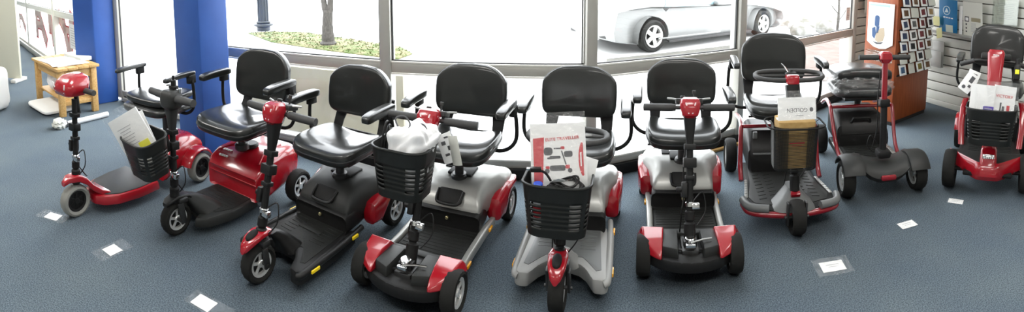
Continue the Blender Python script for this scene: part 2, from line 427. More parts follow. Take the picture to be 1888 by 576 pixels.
def tiller(root, tl, head='gem', bar='T', barw=.25, clamps=True, headm=red, stemm=blackm, upper=None, gm=gripm):
    L = tl.len; M = tl.M
    s = MB(M)
    s.cyl((0, 0, -L*.5 - .04), .0185, L - .12, 'Z', 16)
    s.cyl((0, 0, -L + .05), .03, .10, 'Z', 18, .008)
    s.cyl((0, 0, -L + .13), .026, .05, 'Z', 18, .006)
    so = s.build('tiller_stem', stemm, root)
    if clamps:
        c = MB(M)
        c.box((0, 0, -.205), (.062, .05, .03), .005); c.box((0, .002, -.285), (.07, .056, .05), .006)
        c.box((0, 0, -.36), (.05, .046, .022), .004); c.box((.028, .0, -L*.62), (.03, .055, .075), .006)
        c.cyl((.045, 0, -L*.62), .014, .05, 'X', 12, .003)
        c.build('stem_clamp', black, so)
        k = MB(M); k.cyl((0, 0, -L + .185), .024, .025, 'Z', 18, .004); k.box((-.03, .01, -L+.178), (.04, .03, .03), .004); k.build('fold_lever', chrome, so)
        k = MB(M); k.cyl((.03, -.01, -L+.24), .024, .03, 'X', 16, .003); k.build('lock_knob', steel, so)
        w = MB(M); w.tube([(.01, -.02, -.15), (.03, -.035, -.3), (.028, -.04, -.45), (.04, -.02, -L+.15), (.045, -.09, -L+.04), (.05, -.12, -L+.01)], .004, 6, smooth=5)
        w.tube([(-.02, .0, -L+.2), (-.07, -.02, -L+.24), (-.085, -.02, -L+.15), (-.04, -.01, -L+.08)], .0035, 6, smooth=5)
        w.build('cable', black, so)
    if head == 'gem':
        n = MB(M); n.loft([[(a*w_, y0 + b*w_, z) for a, b in rrect(1, 1, .25)] for w_, y0, z in ((.036, 0, -.19), (.05, .0, -.13), (.062, .002, -.075), (.072, .004, -.03))]); n.build('tiller_neck', black, root)
        h = MB(M)
        rings = []
        for w_, d_, y0, z in ((.05, .05, .012, -.058), (.085, .075, .016, -.045), (.105, .092, .016, -.012), (.112, .098, .012, .02), (.102, .088, .006, .042), (.07, .06, 0, .054)):
            rings.append([(a*w_, y0 + b*d_, z) for a, b in rrect(1, 1, .26, 4)])
        h.loft(rings)
        ho = h.build('tiller_head', headm, root, angle=25)
        g = MB(M)
        for sg in (-1, 1):
            g = MB(M); g.prism([(sg*.010-.004, -.03), (sg*.010+.004, -.03), (sg*.026+.004, .03), (sg*.026-.004, .03)], -.002, .002, .001, M=T(0, .058, -.006) @ RX(rad(84))); g.build('headlight_slot', mat('headlight_lens', (.75, .6, .6), .2, coat=.6), ho)
        d = MB(M); d.box((0, -.05, .035), (.15, .075, .03), .01); d.cyl((.035, -.05, .055), .014, .02, 'Z', 16, .003)
        d.cyl((-.03, -.06, .062), .005, .03, 'Z', 10); d.box((-.03, -.06, .085), (.022, .008, .022), .003); d.build('console', char, root)
        for sg in (-1, 1):
            lv = MB(M); lv.tube([(sg*.03, -.03, .028), (sg*.075, -.045, .045), (sg*.12, -.06, .05)], .0055, 8, smooth=4); lv.build('throttle_lever', silver, root)
    if bar == 'T':
        b = MB(M); b.tube([(-barw, -.03, .0), (-barw*.5, -.02, .0), (barw*.5, -.02, .0), (barw, -.03, .0)], .011, 10, smooth=4)
        bo = b.build('handlebar', steel, root)
        for sg in (-1, 1):
            g = MB(M); g.tube([(sg*.075, -.023, 0), (sg*.10, -.024, 0), (sg*barw*.9, -.029, 0), (sg*barw, -.031, 0)], [.019, .021, .0205, .02], 14, smooth=3); g.build('grip', gm, bo)
    elif bar == 'loop':
        Mo = M; M = M @ RX(rad(-25))
        b = MB(M)
        pts = [(barw * math.copysign(abs(math.cos(a))**.7, math.cos(a)), -.085 + .088 * math.copysign(abs(math.sin(a))**.8, math.sin(a)), .01) for a in [2*PI*i/28 for i in range(28)]]
        b.tube(pts, .0155, 12, closed=True); b.tube([(-barw*.97, -.085, .01), (barw*.97, -.085, .01)], .008, 8)
        b.build('handlebar', gm, root); M = Mo

def basket(root, M, w=.29, d=.2, h=.24, taper=.8, m=basketm, slots=6, mesh=False, name='basket', split=True, rims=1.01):
    """open-top rounded basket with true slots; M puts its bottom centre, +y is the front"""
    b = MB(M); R = 30 if mesh else 22
    base = rrect(1, 1, .28, 23); N = len(base)
    def ring(v):
        k = taper + (1 - taper) * v
        return [b.v((x*w*k, y*d*k + .012*(1-v), v*h)) for x, y in base]
    rr = [ring(j / R) for j in range(R + 1)]
    for j in range(R):
        for i in range(N):
            i2 = (i+1) % N
            x = (base[i][0] + base[i2][0]) / 2; y = (base[i][1] + base[i2][1]) / 2
            op = False
            if slots and 4 <= j < 4 + 2*slots and j % 2 == 0:
                if abs(y) > .44: op = (.055 if split else -1) < abs(x) < .40
                if abs(x) > .44: op = op or .05 < abs(y) < .36
            if not op: b.f((rr[j][i], rr[j][i2], rr[j+1][i2], rr[j+1][i]))
    b.f(rr[0][::-1])
    o = b.build(name, m, root, angle=40)
    if mesh:
        md = o.modifiers.new('wire', 'WIREFRAME'); md.thickness = .0034; md.use_replace = True
    else: solid(o, .005)
    r = MB(M); pts = [(x*w*rims, y*d*rims, h) for x, y in base]
    if mesh:
        for i in range(0, N, 8): r.tube([(base[i][0]*w, base[i][1]*d, h*.93), pts[i]], .002, 6)
    r.tube(pts, .0065 if not mesh else .005, 8, closed=True); r.build('basket_rim', m if not mesh else blackm, o)
    k = MB(M); k.box((0, -d*.5 - .02, h*.55), (.07, .05, .12), .008); k.build('basket_bracket', blackm, o)
    return o

def reflector(root, x, y, z, m=amber, L=.05, rz=0.):
    b = MB(); b.box((x, y, z), (.012, L, .018), .004, rot=RZ(rz)); b.build('reflector', m, root)

def travel_rear(root, cover=silver, panel=red, pack=black, seatpost=True):
    """battery box, domed cover and red panels of the compact scooters"""
    b = MB()
    sec = lambda y, w, z0, z1, r: [(x, y, (z0+z1)/2 + z) for x, z in rrect(w, z1-z0, r, 5)]
    b.loft([sec(-.045, .36, .105, .18, .02), sec(-.03, .385, .10, .20, .03), sec(-.05, .385, .10, .215, .03), sec(-.16, .37, .10, .215, .03), sec(-.26, .34, .10, .21, .03)])
    bo = b.build('battery_pack', pack, root)
    h = MB(); h.cyl((.0, -.032, .165), .010, .012, 'Y', 14, .002); h.build('charge_port', mat('brass_port', (.5, .45, .25), .3, metal=.8), bo)
    c = MB()
    c.loft([sec(-.048, .33, .195, .216, .01), sec(-.056, .365, .19, .235, .02), sec(-.082, .372, .18, .270, .04), sec(-.115, .375, .17, .298, .06), sec(-.17, .385, .13, .318, .07), sec(-.25, .42, .12, .328, .085), sec(-.31, .49, .17, .332, .075), sec(-.40, .51, .19, .322, .06), sec(-.48, .49, .19, .298, .05), sec(-.55, .42, .16, .26, .045), sec(-.585, .34, .14, .22, .03)])
    co_ = c.build('rear_cover', cover, root, angle=50)
    h = MB(T(0, -.082, .268) @ RX(rad(-42))); h.prism(rrect(.155, .082, .022, 5), -.012, .007, .003); h.build('handle_recess', blackm, co_)
    h = MB(T(0, -.082, .268) @ RX(rad(-42))); h.tube([(-.075, -.03, .004), (-.07, .03, .014), (-.045, .052, .018), (.045, .052, .018), (.07, .03, .014), (.075, -.03, .004)], .0085, 10, smooth=5)
    h.build('battery_handle', black, co_)
    d = MB(); d.box((0, -.28, .334), (.15, .13, .018), .008); d.box((.10, -.36, .332), (.05, .12, .014), .006); d.build('post_socket', blackm, root)
    for sg in (-1, 1):
        p = MB()
        def sc(y, x0, x1, z0, z1, r): return [((x0+x1)/2*sg + x*1., y, (z0+z1)/2 + z) for x, z in rrect(abs(x1-x0), z1-z0, r, 4)]
        p.loft([sc(-.195, .19, .235, .13, .19, .015), sc(-.21, .175, .258, .10, .225, .03), sc(-.27, .17, .272, .10, .252, .035), sc(-.34, .17, .28, .195, .272, .03), sc(-.46, .17, .278, .21, .26, .02), sc(-.52, .18, .262, .21, .24, .012)])
        p.build('side_panel', panel, root)
    a = MB(); a.box((0, -.43, .11), (.40, .07, .06), .01); a.build('rear_axle', blackm, root)

def deck3(root, m, matm, trim=None, hl=.30):
    """three-wheel floor pan: full width sides, notched at the nose for the single wheel"""
    half = [(.205, -.10), (.222, .02), (.228, .26), (.226, .35), (.205, .368), (.158, .365), (.142, .335), (.115, .285), (.08, .25), (.04, .235)]
    pts = [(-x, y) for x, y in half] + half[::-1]
    b = MB(); b.prism(pts, .035, .108, .012, .965); b.build('deck', m, root)
    for sg in (-1, 1):
        e = MB(); e.tube([(sg*.215, -.14, .112), (sg*.222, .0, .104), (sg*.224, .2, .098), (sg*.222, .34, .09), (sg*.205, .362, .085)], [.016, .019, .019, .018, .015], 10, smooth=4); e.build('side_rail', trim or m, root)
    q = [(-.165, -.05), (-.19, .29), (-.165, .30), (-.12, .235), (-.09, .20), (.09, .20), (.12, .235), (.165, .30), (.19, .29), (.165, -.05)]
    f = MB(); f.prism(q, .1065, .1105, .001)
    for sg in (-1, 1):
        for k in range(6): f.box((sg*.11, -.02 + .03*k, .111), (.08, .008, .003), .001)
    f.box((0, .045, .112), (.16, .04, .006), .002)
    f.build('floor_mat', matm, root)
    n = MB()
    n.loft([[(a*w_, yy + bb*d_, z) for a, bb in rrect(1, 1, .3)] for w_, d_, yy, z in ((.16, .14, .21, .09), (.11, .11, .24, .13), (.075, .09, .28, .18), (.06, .07, .325, .215), (.055, .055, .345, .225))])
    n.build('steering_hump', m, root)

def nose3(root, fy=.42, steer=0., fm=red):
    """fork and small fender of the single front wheel"""
    M = T(0, fy, 0) @ RZ(-rad(steer))
    f = MB(M)
    f.loft([[(x, yy, zz + z * (1 if abs(x) < w_*.3 else .8)) for x, z in rrect(w_, h_, .012, 4)] for yy, zz, w_, h_ in ((-.07, .240, .05, .02), (-.045, .246, .08, .03), (.01, .248, .094, .036), (.06, .232, .082, .04), (.10, .206, .05, .04), (.112, .192, .025, .025))])
    fo = f.build('front_fender', fm, root)
    k = MB(M); k.squad((0, .045, .252), (.045, .075, .03), .9, .8, 24, 12, rot=RX(rad(-20))); k.build('headlight', blackm, fo)
    k = MB(M)
    for sg in (-1, 1): k.box((sg*.05, -.0, .135), (.014, .035, .11), .004, rot=RX(rad(-8)))
    k.box((0, -.01, .205), (.10, .05, .03), .006); k.cyl((0, 0, .1), .008, .13, 'X', 12)
    k.build('fork', steel, root)

def four_front(root, shell=char, fen=red):
    """bumper nose of the compact four-wheelers"""
    arc = [(.255*math.cos(a), .36 + .19*math.sin(a)) for a in [PI*i/16 for i in range(17)]]
    b = MB(); b.prism(arc + [(-.24, .31), (.24, .31)], .075, .135, .014, .97); b.build('front_bumper', black, root)
    s_ = MB()
    for sg in (-1, 1):
        s_.prism([(sg*.055, .325), (sg*.14, .325), (sg*.145, .485), (sg*.062, .515)], .13, .182, .008, .93)
    s_.prism([(-.24, .29), (.24, .29), (.24, .335), (-.24, .335)], .09, .165, .01)
    s_.build('front_shroud', shell, root)
    for sg in (-1, 1):
        f = MB(M=None)
        f.loft([[(sg*x, y, z) for x, y, z in ring] for ring in (
            ((.13, .315, .175), (.255, .315, .172), (.268, .325, .135), (.13, .325, .135)),
            ((.133, .345, .205), (.245, .345, .208), (.272, .352, .160), (.133, .352, .140)),
            ((.138, .42, .198), (.235, .42, .196), (.258, .43, .150), (.138, .43, .135)),
            ((.142, .48, .178), (.20, .48, .175), (.212, .49, .140), (.142, .49, .13)),
            ((.145, .515, .150), (.158, .515, .150), (.16, .52, .135), (.145, .52, .13)))])
        o = f.build('front_fender', fen, root, angle=50)
        bv = o.modifiers.new('round', 'BEVEL'); bv.width = .007; bv.segments = 3
    k = MB(); k.box((0, .40, .12), (.09, .16, .07), .01); k.box((0, .43, .17), (.07, .05, .035), .008); k.cyl((0, .42, .1), .012, .44, 'X', 12)
    for sg in (-1, 1): k.tube([(sg*.02, .46, .15), (sg*.09, .45, .14), (sg*.17, .43, .12)], .007, 8)
    k.build('steering_linkage', steel, root)
    k = MB(); k.box((.0, .475, .176), (.05, .02, .022), .004); k.tube([(0, .47, .19), (-.06, .45, .195), (-.11, .44, .195)], .005, 8); k.cyl((0, .44, .195), .026, .018, 'Z', 18, .004); k.build('steering_clamp', chrome, root)

def deck4(root, rail=silver):
    b = MB(); b.prism([(-.205, -.10), (-.20, .32), (.20, .32), (.205, -.10)], .05, .098, .01); b.build('deck', blackm, root)
    f = MB(); f.prism([(-.178, -.05), (-.175, .30), (.175, .30), (.178, -.05)], .097, .103, .002)
    f.box((.10, .235, .106), (.10, .035, .006), .002); f.box((-.10, .235, .106), (.10, .035, .006), .002)
    for k in range(9): f.box((0, -.02 + .027*k, .1035), (.33, .007, .003), .001)
    f.build('floor_mat', matrub, root)
    for sg in (-1, 1):
        r = MB(); r.loft([[(sg*(xc + x), y, zc + z) for x, z in rrect(w_, h_, .011, 4)] for y, xc, zc, w_, h_ in ((-.2, .212, .10, .03, .05), (-.08, .204, .098, .036, .05), (.15, .20, .094, .036, .046), (.31, .205, .09, .034, .05), (.335, .21, .09, .028, .04))])
        r.build('side_rail', rail, root)

def travel_scooter(pose, label, four, steer, seatz, tl, bask=None, cover=silver, dm=None, bar='T', amber_m=amber, wb=.86, rimfront=rimm, backtop=.935, lefty=True, barw=.25, panel=red, backx=.465):
    root = pose.root(label)
    fy = .42
    if four:
        deck4(root); four_front(root)
        for sg in (-1, 1): wheel(root, sg*.235, fy, .098, .072, steer*.6)
    else:
        deck3(root, dm, matrub if dm is black else greyp); nose3(root, fy, steer)
        wheel(root, 0, fy + .01, .098, .072, steer)
    travel_rear(root, cover, panel)
    for sg in (-1, 1): wheel(root, sg*.232, -.43, .102, .07)
    seat(root, seatz, post=.30)
    backrest(root, backtop, backtop-.315, zs=seatz-.02, w=backx)
    for sg in (-1, 1): armrest(root, sg, z=seatz+.235, zlow=seatz-.035)
    tiller(root, tl, bar=bar, barw=barw)
    for sg in (-1, 1):
        if four: reflector(root, sg*.222, .20, .085, amber_m); reflector(root, sg*.226, -.12, .10, amber_m)
        else: reflector(root, sg*.2425, .27, .088, amber_m, .06); reflector(root, sg*.239, -.05, .106, amber_m)
    if bask: basket(root, *bask[0], **bask[1])
    return root

# ------------------------------------------------------------------ the row of scooters
P1 = Pose(-2.462, 2.37, -.12, -1); P2 = Pose(-1.807, 2.54, -.25, -.97, -.045); P3 = Pose(-1.13, 2.435, -.34, -.94, -.06)
P4 = Pose(-.398, 2.54, -.28, -.96, -.03); P5 = Pose(.331, 2.5, -.24, -.97, .02); P6 = Pose(1.02, 2.61, -.27, -.96, .02)
P7 = Pose(1.777, 2.745, -.33, -.94, .02); P8 = Pose(2.57, 2.80, -.40, -.92, .0); P9 = Pose(3.37, 2.15, -.85, -.53)

# 3rd: black three-wheeler
travel_scooter(P3, 'black three-wheeled mobility scooter with red headlight head, yellow reflectors and no basket', False, 0, .52,
    Tiller((0, .42, .17), (0, .27, .83), 0), cover=char, dm=black, amber_m=yellow, backtop=.945)
# 4th: silver four-wheeler with the white bag
T4 = Tiller((0, .40, .15), (0, .165, .785), 0)
travel_scooter(P4, 'silver and black four-wheeled mobility scooter with a white plastic bag in its basket', True, 0, .525, T4,
    bask=((T4.up(.62) @ T(0.005, .165, -.02),), dict(w=.275, d=.21, h=.225)), backtop=.945)
# 5th: silver three-wheeler in the middle
T5 = Tiller((0, .41, .17), (0, .20, .685), 0)
travel_scooter(P5, 'silver three-wheeled mobility scooter with a red and white brochure and black cables in its basket', False, 0, .52, T5,
    bask=((T5.up(.485) @ T(0, .135, -.02),), dict(w=.30, d=.19, h=.225, taper=.84)), dm=deckgrey, bar='loop', barw=.2)
# 6th: silver four-wheeler, no basket
travel_scooter(P6, 'silver four-wheeled mobility scooter with empty black tiller post and no basket, right of the middle', True, 0, .52,
    Tiller((0, .42, .16), (0, .20, .80), 0), backtop=.94)

# 2nd: red rear body, black deck
r2 = P2.root('mobility scooter with big red rear body and white papers in its basket, before blue pillar')
b = MB(); b.prism([(-.19, -.12), (-.195, .10), (-.15, .27), (-.085, .33), (-.05, .25), (.05, .25), (.085, .33), (.15, .27), (.195, .10), (.19, -.12)], .04, .10, .014, .95)
b.loft([[(a*w_, yy + bb*d_, z) for a, bb in rrect(1, 1, .3)] for w_, d_, yy, z in ((.22, .2, .17, .09), (.14, .16, .22, .14), (.08, .1, .29, .2), (.06, .07, .34, .225))])
b.build('deck', char, r2)
f = MB(); f.prism([(-.16, -.08), (-.165, .09), (-.12, .19), (.12, .19), (.165, .09), (.16, -.08)], .0985, .103, .002)
for k in range(8): f.box((0, -.05 + .028*k, .1035), (.25, .008, .003), .001)
f.build('floor_mat', matrub, r2)
b = MB()
sec = lambda y, w, z0, z1, r: [(x, y, (z0+z1)/2 + z) for x, z in rrect(w, z1-z0, r, 4)]
b.loft([sec(-.075, .40, .105, .215, .02), sec(-.06, .46, .095, .245, .02), sec(-.09, .49, .09, .285, .025), sec(-.16, .49, .09, .33, .035), sec(-.34, .46, .10, .355, .05), sec(-.48, .42, .12, .34, .06), sec(-.54, .34, .15, .28, .05)])
rb = b.build('rear_body', red, r2, angle=30)
for sg in (-1, 1):
    k = MB(); k.tube([(sg*.20, -.12, .318), (sg*.14, -.24, .351), (sg*.14, -.40, .354)], .006, 8); k.build('body_crease', red, rb)
k = MB(); k.tube([(-.22, -.066, .20), (.22, -.066, .20)], .004, 8); k.build('body_crease', red, rb)
k = MB()
for i in range(4):
    for yy, zz, sz in ((-.150, .331, (.014, .02, .006)), (-.108, .304, (.014, .014, .012))):
        k = MB(); k.box((.09 + .022*i, yy, zz - .001*i), sz, .002); k.build('vent_slot', white, rb)
k = MB(); k.cyl((0, -.25, .365), .055, .03, 'Z', 24, .008); k.build('post_collar', black, rb)
for sg in (-1, 1): wheel(r2, sg*.285, -.40, .105, .075)
wheel(r2, 0, .40, .10, .07, 0)
b = MB()
for sg in (-1, 1): b.box((sg*.05, .385, .14), (.014, .04, .13), .004, rot=RX(rad(-10)))
b.box((0, .37, .212), (.115, .06, .03), .008); b.cyl((0, .40, .10), .009, .13, 'X', 12); b.build('fork', steel, r2)
b = MB(); b.loft([[(x, yy, zz + z) for x, z in rrect(w_, .022, .01, 4)] for yy, zz, w_ in ((.27, .18, .06), (.32, .222, .085), (.40, .232, .085), (.455, .215, .07), (.475, .20, .04))]); b.build('front_fender', black, r2)
seat(r2, .555, y=-.17, post=.36, w=.51, d=.47); backrest(r2, 1.0, .645, y=-.42, zs=.555, w=.49)
for sg in (-1, 1): armrest(r2, sg, x=.31, z=.82, y0=-.09, y1=-.37, zlow=.53)
T2 = Tiller((0, .40, .19), (0, .385, .83), 0)
L2 = T2.M
tiller(r2, T2, head='none', bar='none')
k = MB(L2); k.squad((0, .0, -.01), (.13, .11, .12), .6, .6, 28, 14); k.loft([[(a*w_, b_*w_, z) for a, b_ in rrect(1, 1, .3)] for w_, z in ((.04, -.19), (.055, -.12), (.08, -.05))])
k.build('tiller_head', char, r2)
k = MB(L2); k.cyl((0, -.02, .075), .017, .06, 'Z', 14, .004); k.cyl((0, -.02, .115), .008, .03, 'Z', 10, .002); k.box((.0, -.02, .06), (.05, .04, .02), .005); k.build('key_switch', black, r2)
k = MB(L2); k.tube([(-.21, -.0, .005), (0, 0, 0), (.21, -.0, .005)], .011, 10, smooth=4); bo = k.build('handlebar', steel, r2)
for sg in (-1, 1):
    k = MB(L2); k.tube([(sg*.055, .0, 0), (sg*.12, 0, .003), (sg*.215, 0, .006)], [.025, .024, .022], 14, smooth=4); k.build('grip', gripm, bo)
k = MB(L2); k.tube([(.03, -.04, .04), (.075, -.05, .055), (.10, -.04, .05)], .006, 8, smooth=3); k.build('throttle_lever', chrome, r2); k = MB(L2); k.cyl((-.05, -.03, .045), .012, .03, 'Z', 12, .003); k.build('speed_knob', chrome, r2)
M2B = T2.up(.42) @ T(.02, .045, .0) @ RX(rad(-13)) @ T(0, .10, -.01)
basket(r2, M2B, w=.27, d=.20, h=.22, taper=.82)

# 1st: red three-wheeler at the left end
r1 = P1.root('red three-wheeled mobility scooter with grey tyres and folded seat, leftmost of the row')
dpts = [(-.20, -.10), (-.20, .08), (-.17, .24), (-.12, .32), (-.055, .36), (.055, .36), (.12, .32), (.17, .24), (.20, .08), (.20, -.10)]
b = MB(); b.prism(dpts, .055, .118, .014, .97); b.build('deck', red, r1)
b = MB(); b.prism([(x*.9, y*.9 - .0) for x, y in dpts], .1175, .123, .002, .99)
b.build('floor_mat', char, r1)
b = MB(T(0, .475, 0) @ RZ(0))
b.loft([[(x, yy, zz + z) for x, z in rrect(w_, h_, .012, 4)] for yy, zz, w_, h_ in ((-.22, .115, .20, .03), (-.17, .13, .17, .04), (-.115, .17, .12, .05), (-.075, .222, .10, .05), (-.02, .255, .09, .05), (.05, .258, .07, .04), (.085, .235, .04, .03))])
b.build('front_fender', red, r1)
wheel(r1, 0, .475, .105, .075, 0, blackm, rubbergrey, 6, True)
for sg in (-1, 1): wheel(r1, sg*.235, -.46, .105, .075, 0, blackm, rubbergrey, 6, True)
b = MB()
b.loft([sec(-.16, .34, .08, .16, .02), sec(-.18, .38, .08, .24, .04), sec(-.25, .38, .09, .31, .07), sec(-.36, .37, .10, .35, .09), sec(-.50, .35, .12, .335, .09), sec(-.60, .28, .15, .26, .05)])
b.build('rear_body', red, r1)
for sg in (-1, 1):
    b = MB()
    n = 14
    rings = []
    for i in range(n + 1):
        a = rad(15 + 150 * i / n); c, s_ = math.cos(a), math.sin(a)
        rings.append([(sg*xx, -.46 + (.125 + dr)*c, .11 + (.125 + dr)*s_) for xx, dr in ((.17, 0), (.17, .022), (.25, .020), (.268, .008), (.268, -.002), (.25, 0))])
    b.loft(rings); b.build('rear_fender', red, r1)
b = MB(); b.cyl((0, -.36, .42), .026, .2, 'Z', 18); b.cyl((0, -.36, .355), .05, .03, 'Z', 18, .006); b.build('seat_post', steel, r1)
b = MB()
b.squad((0, -.30, .575), (.46, .42, .075), .42, .5, 48, 18); b.build('seat', vinyl, r1, angle=60)
b = MB(T(0, -.31, .645) @ RX(rad(-4))); b.squad((0, 0, 0), (.45, .36, .06), .36, .4, 48, 18, lambda p, q: V((q.x, q.y, q.z + .012*p.x**2))); b.build('backrest', vinyl, r1, angle=60)
for sg in (-1, 1): armrest(r1, sg, x=.275, z=.835, y0=-.12, y1=-.42, zlow=.55, w=.045, th=.035)
T1 = Tiller((0, .46, .21), (0, .425, .875), 0); L1 = T1.M
tiller(r1, T1, head='none', bar='none')
b = MB(L1)
b.loft([[(a*w_, y0 + bb*d_, z) for a, bb in rrect(1, 1, .24, 4)] for w_, d_, y0, z in ((.09, .09, .03, -.075), (.19, .15, .03, -.06), (.225, .18, .025, -.02), (.215, .17, .01, .02), (.16, .13, -.01, .055), (.08, .07, -.02, .07))])
ho = b.build('tiller_head', red, r1, angle=50)
b = MB(L1 @ T(-.0, -.02, .071)); b.cyl((0, 0, 0), .03, .006, 'Z', 20, .002); b.build('battery_gauge', white, ho)
b = MB(L1)
for sg in (-1, 1):
    b = MB(L1); b.prism([(sg*.05-.006, -.03), (sg*.05+.006, -.03), (sg*.075+.006, .03), (sg*.075-.006, .03)], -.002, .002, .001, M=T(0, .113, -.012) @ RX(rad(80))); b.build('headlight_slot', white, ho)
b = MB(L1); b.tube([(-.20, -.02, -.03), (.20, -.02, -.03)], .012, 10); bo = b.build('handlebar', steel, r1)
for sg in (-1, 1):
    b = MB(L1); b.tube([(sg*.10, -.02, -.03), (sg*.205, -.02, -.03)], .0185, 14); b.build('grip', gripm, bo)
b = MB(L1); b.tube([(.0, -.015, -.08), (0, -.03, -.2)], .017, 12); b.build('tiller_neck', black, r1)

# 7th: red tubular frame, loop bar, wire basket
r7 = P7.root('red-framed three-wheeled mobility scooter with loop handlebar and cardboard box in its wire basket')
d7 = [(-.235, -.30), (-.255, .05), (-.30, .30), (-.27, .385), (-.15, .425), (0, .44), (.15, .425), (.27, .385), (.30, .30), (.255, .05), (.235, -.30)]
b = MB(); b.prism(d7, .085, .125, .012, .98); b.build('deck', blackm, r7)
b = MB()
b.prism([(x*.86, y*.86 if y > 0 else y*.7) for x, y in d7], .124, .129, .002)
for sg in (-1, 1):
    for k in range(9):
        for j in range(2): b.box((sg*(.095 + .075*j), -.10 + .048*k, .1295), (.05, .012, .004), .0015, rot=RZ(sg*rad(14)))
b.build('floor_mat', char, r7)
for sg in (-1, 1):
    b = MB(); b.prism([(sg*.232, .02), (sg*.252, .02), (sg*.288, .27), (sg*.265, .27)], .124, .134, .003)
    for k in range(7): b.box((sg*(.249 + .0045*k), .045 + .034*k, .134), (.016, .018, .005), .002)
    b.build('tread_strip', silver, r7)
b = MB(); b.tube([(-.30, .29, .10), (-.27, .385, .10), (-.15, .43, .10), (0, .447, .10), (.15, .43, .10), (.27, .385, .10), (.30, .29, .10)], .019, 10, smooth=5); b.build('front_bumper', redtube, r7)
for seg_ in ([(-.302, .30, .135), (-.272, .39, .135), (-.16, .43, .138)], [(.302, .30, .135), (.272, .39, .135), (.16, .43, .138)]):
    b = MB(); b.tube(seg_, .024, 10, smooth=5); b.build('bumper_pad', greyp, r7)
b = MB()
b.loft([[(a*w_, yy + bb*d_, z) for a, bb in rrect(1, 1, .3)] for w_, d_, yy, z in ((.27, .20, .36, .12), (.22, .19, .355, .145), (.15, .17, .345, .18), (.10, .13, .34, .215), (.085, .11, .335, .235))])
b.build('steering_hump', greyp, r7)
b = MB(); b.box((0, .42, .215), (.06, .03, .028), .006, rot=RX(rad(-25))); b.build('headlight', redtube, r7)
wheel(r7, 0, .475, .10, .085, 0, blackm)
b = MB(); b.box((.055, .47, .12), (.014, .04, .14), .004); b.box((-.055, .47, .12), (.014, .04, .14), .004); b.cyl((0, .475, .1), .01, .15, 'X', 12); b.build('fork', steel, r7)
for sg in (-1, 1):
    wheel(r7, sg*.30, -.43, .125, .085, 0, rimm)
    b = MB(); b.tube([(sg*.275, .02, .125), (sg*.275, -.05, .20), (sg*.27, -.12, .42), (sg*.262, -.16, .445), (sg*.255, -.30, .45), (sg*.25, -.55, .40), (sg*.22, -.60, .36)], .0165, 10, smooth=6)
    b.build('frame_tube', redtube, r7)
b = MB(); b.tube([(-.265, -.15, .443), (0, -.15, .447), (.265, -.15, .443)], .013, 10); b.build('cross_tube', redtube, r7)
b = MB(); b.loft([sec(-.10, .38, .12, .24, .03), sec(-.12, .42, .12, .30, .04), sec(-.22, .43, .12, .39, .05), sec(-.45, .42, .12, .40, .05), sec(-.55, .38, .14, .36, .05)]); bo = b.build('battery_pack', black, r7)
b = MB(); b.box((0, -.105, .26), (.36, .02, .012), .004); b.box((.16, -.17, .37), (.03, .02, .05), .004); b.box((-.16, -.17, .37), (.03, .02, .05), .004); b.build('pack_trim', greyp, bo)
seat(r7, .585, y=-.20, post=.40, w=.47, d=.45); backrest(r7, 1.07, .70, y=-.44, zs=.585, w=.50)
for sg in (-1, 1): armrest(r7, sg, x=.32, z=.895, y0=-.08, y1=-.36, zlow=.55, w=.05)
T7 = Tiller((0, .40, .22), (0, .20, .85), 0); L7 = T7.M
tiller(r7, T7, head='none', bar='loop', barw=.225)
b = MB(L7); b.box((0, .005, .015), (.085, .075, .065), .014, rot=RX(rad(-8))); ho = b.build('tiller_head', red, r7)
b = MB(L7); b.box((.0, -.03, .05), (.07, .05, .03), .008); b.cyl((0, -.03, .07), .012, .02, 'Z', 14, .003); b.build('console', char, r7)
b = MB(L7); b.loft([[(a*w_, bb*w_*.8, z) for a, bb in rrect(1, 1, .25)] for w_, z in ((.05, -.17), (.075, -.09), (.088, -.02))]); b.build('tiller_neck', black, r7)
b = MB(L7); b.tube([(.01, -.04, .06), (.03, -.06, .10), (.05, -.08, .125)], .004, 6); b.build('key', chrome, r7)
M7B = T7.up(.42) @ T(.04, .155, -.06)
basket(r7, M7B, w=.265, d=.185, h=.25, taper=.93, slots=0, mesh=True, rims=1.28)

# 8th: folded seat in plastic wrap
r8 = P8.root('black four-wheeled mobility scooter with folded seat wrapped in clear plastic and slim red tiller')
b = MB(); b.prism([(-.215, -.35), (-.225, .20), (-.20, .30), (.20, .30), (.225, .20), (.215, -.35)], .10, .15, .012); b.build('deck', blackm, r8)
b = MB(); b.prism([(-.17, -.15), (-.18, .18), (.18, .18), (.17, -.15)], .149, .154, .002)
for k in range(8): b.box((0, -.1 + .034*k, .155), (.32, .01, .004), .0015)
b.build('floor_mat', matrub, r8)
for sg in (-1, 1):
    b = MB(); b.prism([(sg*.19, -.2), (sg*.222, -.2), (sg*.228, .20), (sg*.195, .20)], .149, .158, .003)
    for k in range(11): b.cyl((sg*.208, -.17 + .034*k, .159), .009, .004, 'Z', 12)
    b.build('tread_strip', silver, r8)
b = MB()
rings = []
for i in range(25):
    x = -.20 + .40 * i / 24; ax = abs(x)
    zt = .225 + .05 * (ax/.20)**2; yf = .545 - .9 * ax**2; low = .135 + .10 * (ax/.20)**3
    rings.append([(x, .28, low), (x, .28, zt - .03), (x, .32, zt), (x, .44, zt + .01), (x, yf - .05, zt - .01), (x, yf - .012, zt - .04), (x, yf, low + .02), (x, yf - .02, low - .01), (x, .40, low - .015)])
b.loft(rings); b.build('front_shroud', char, r8, angle=45)
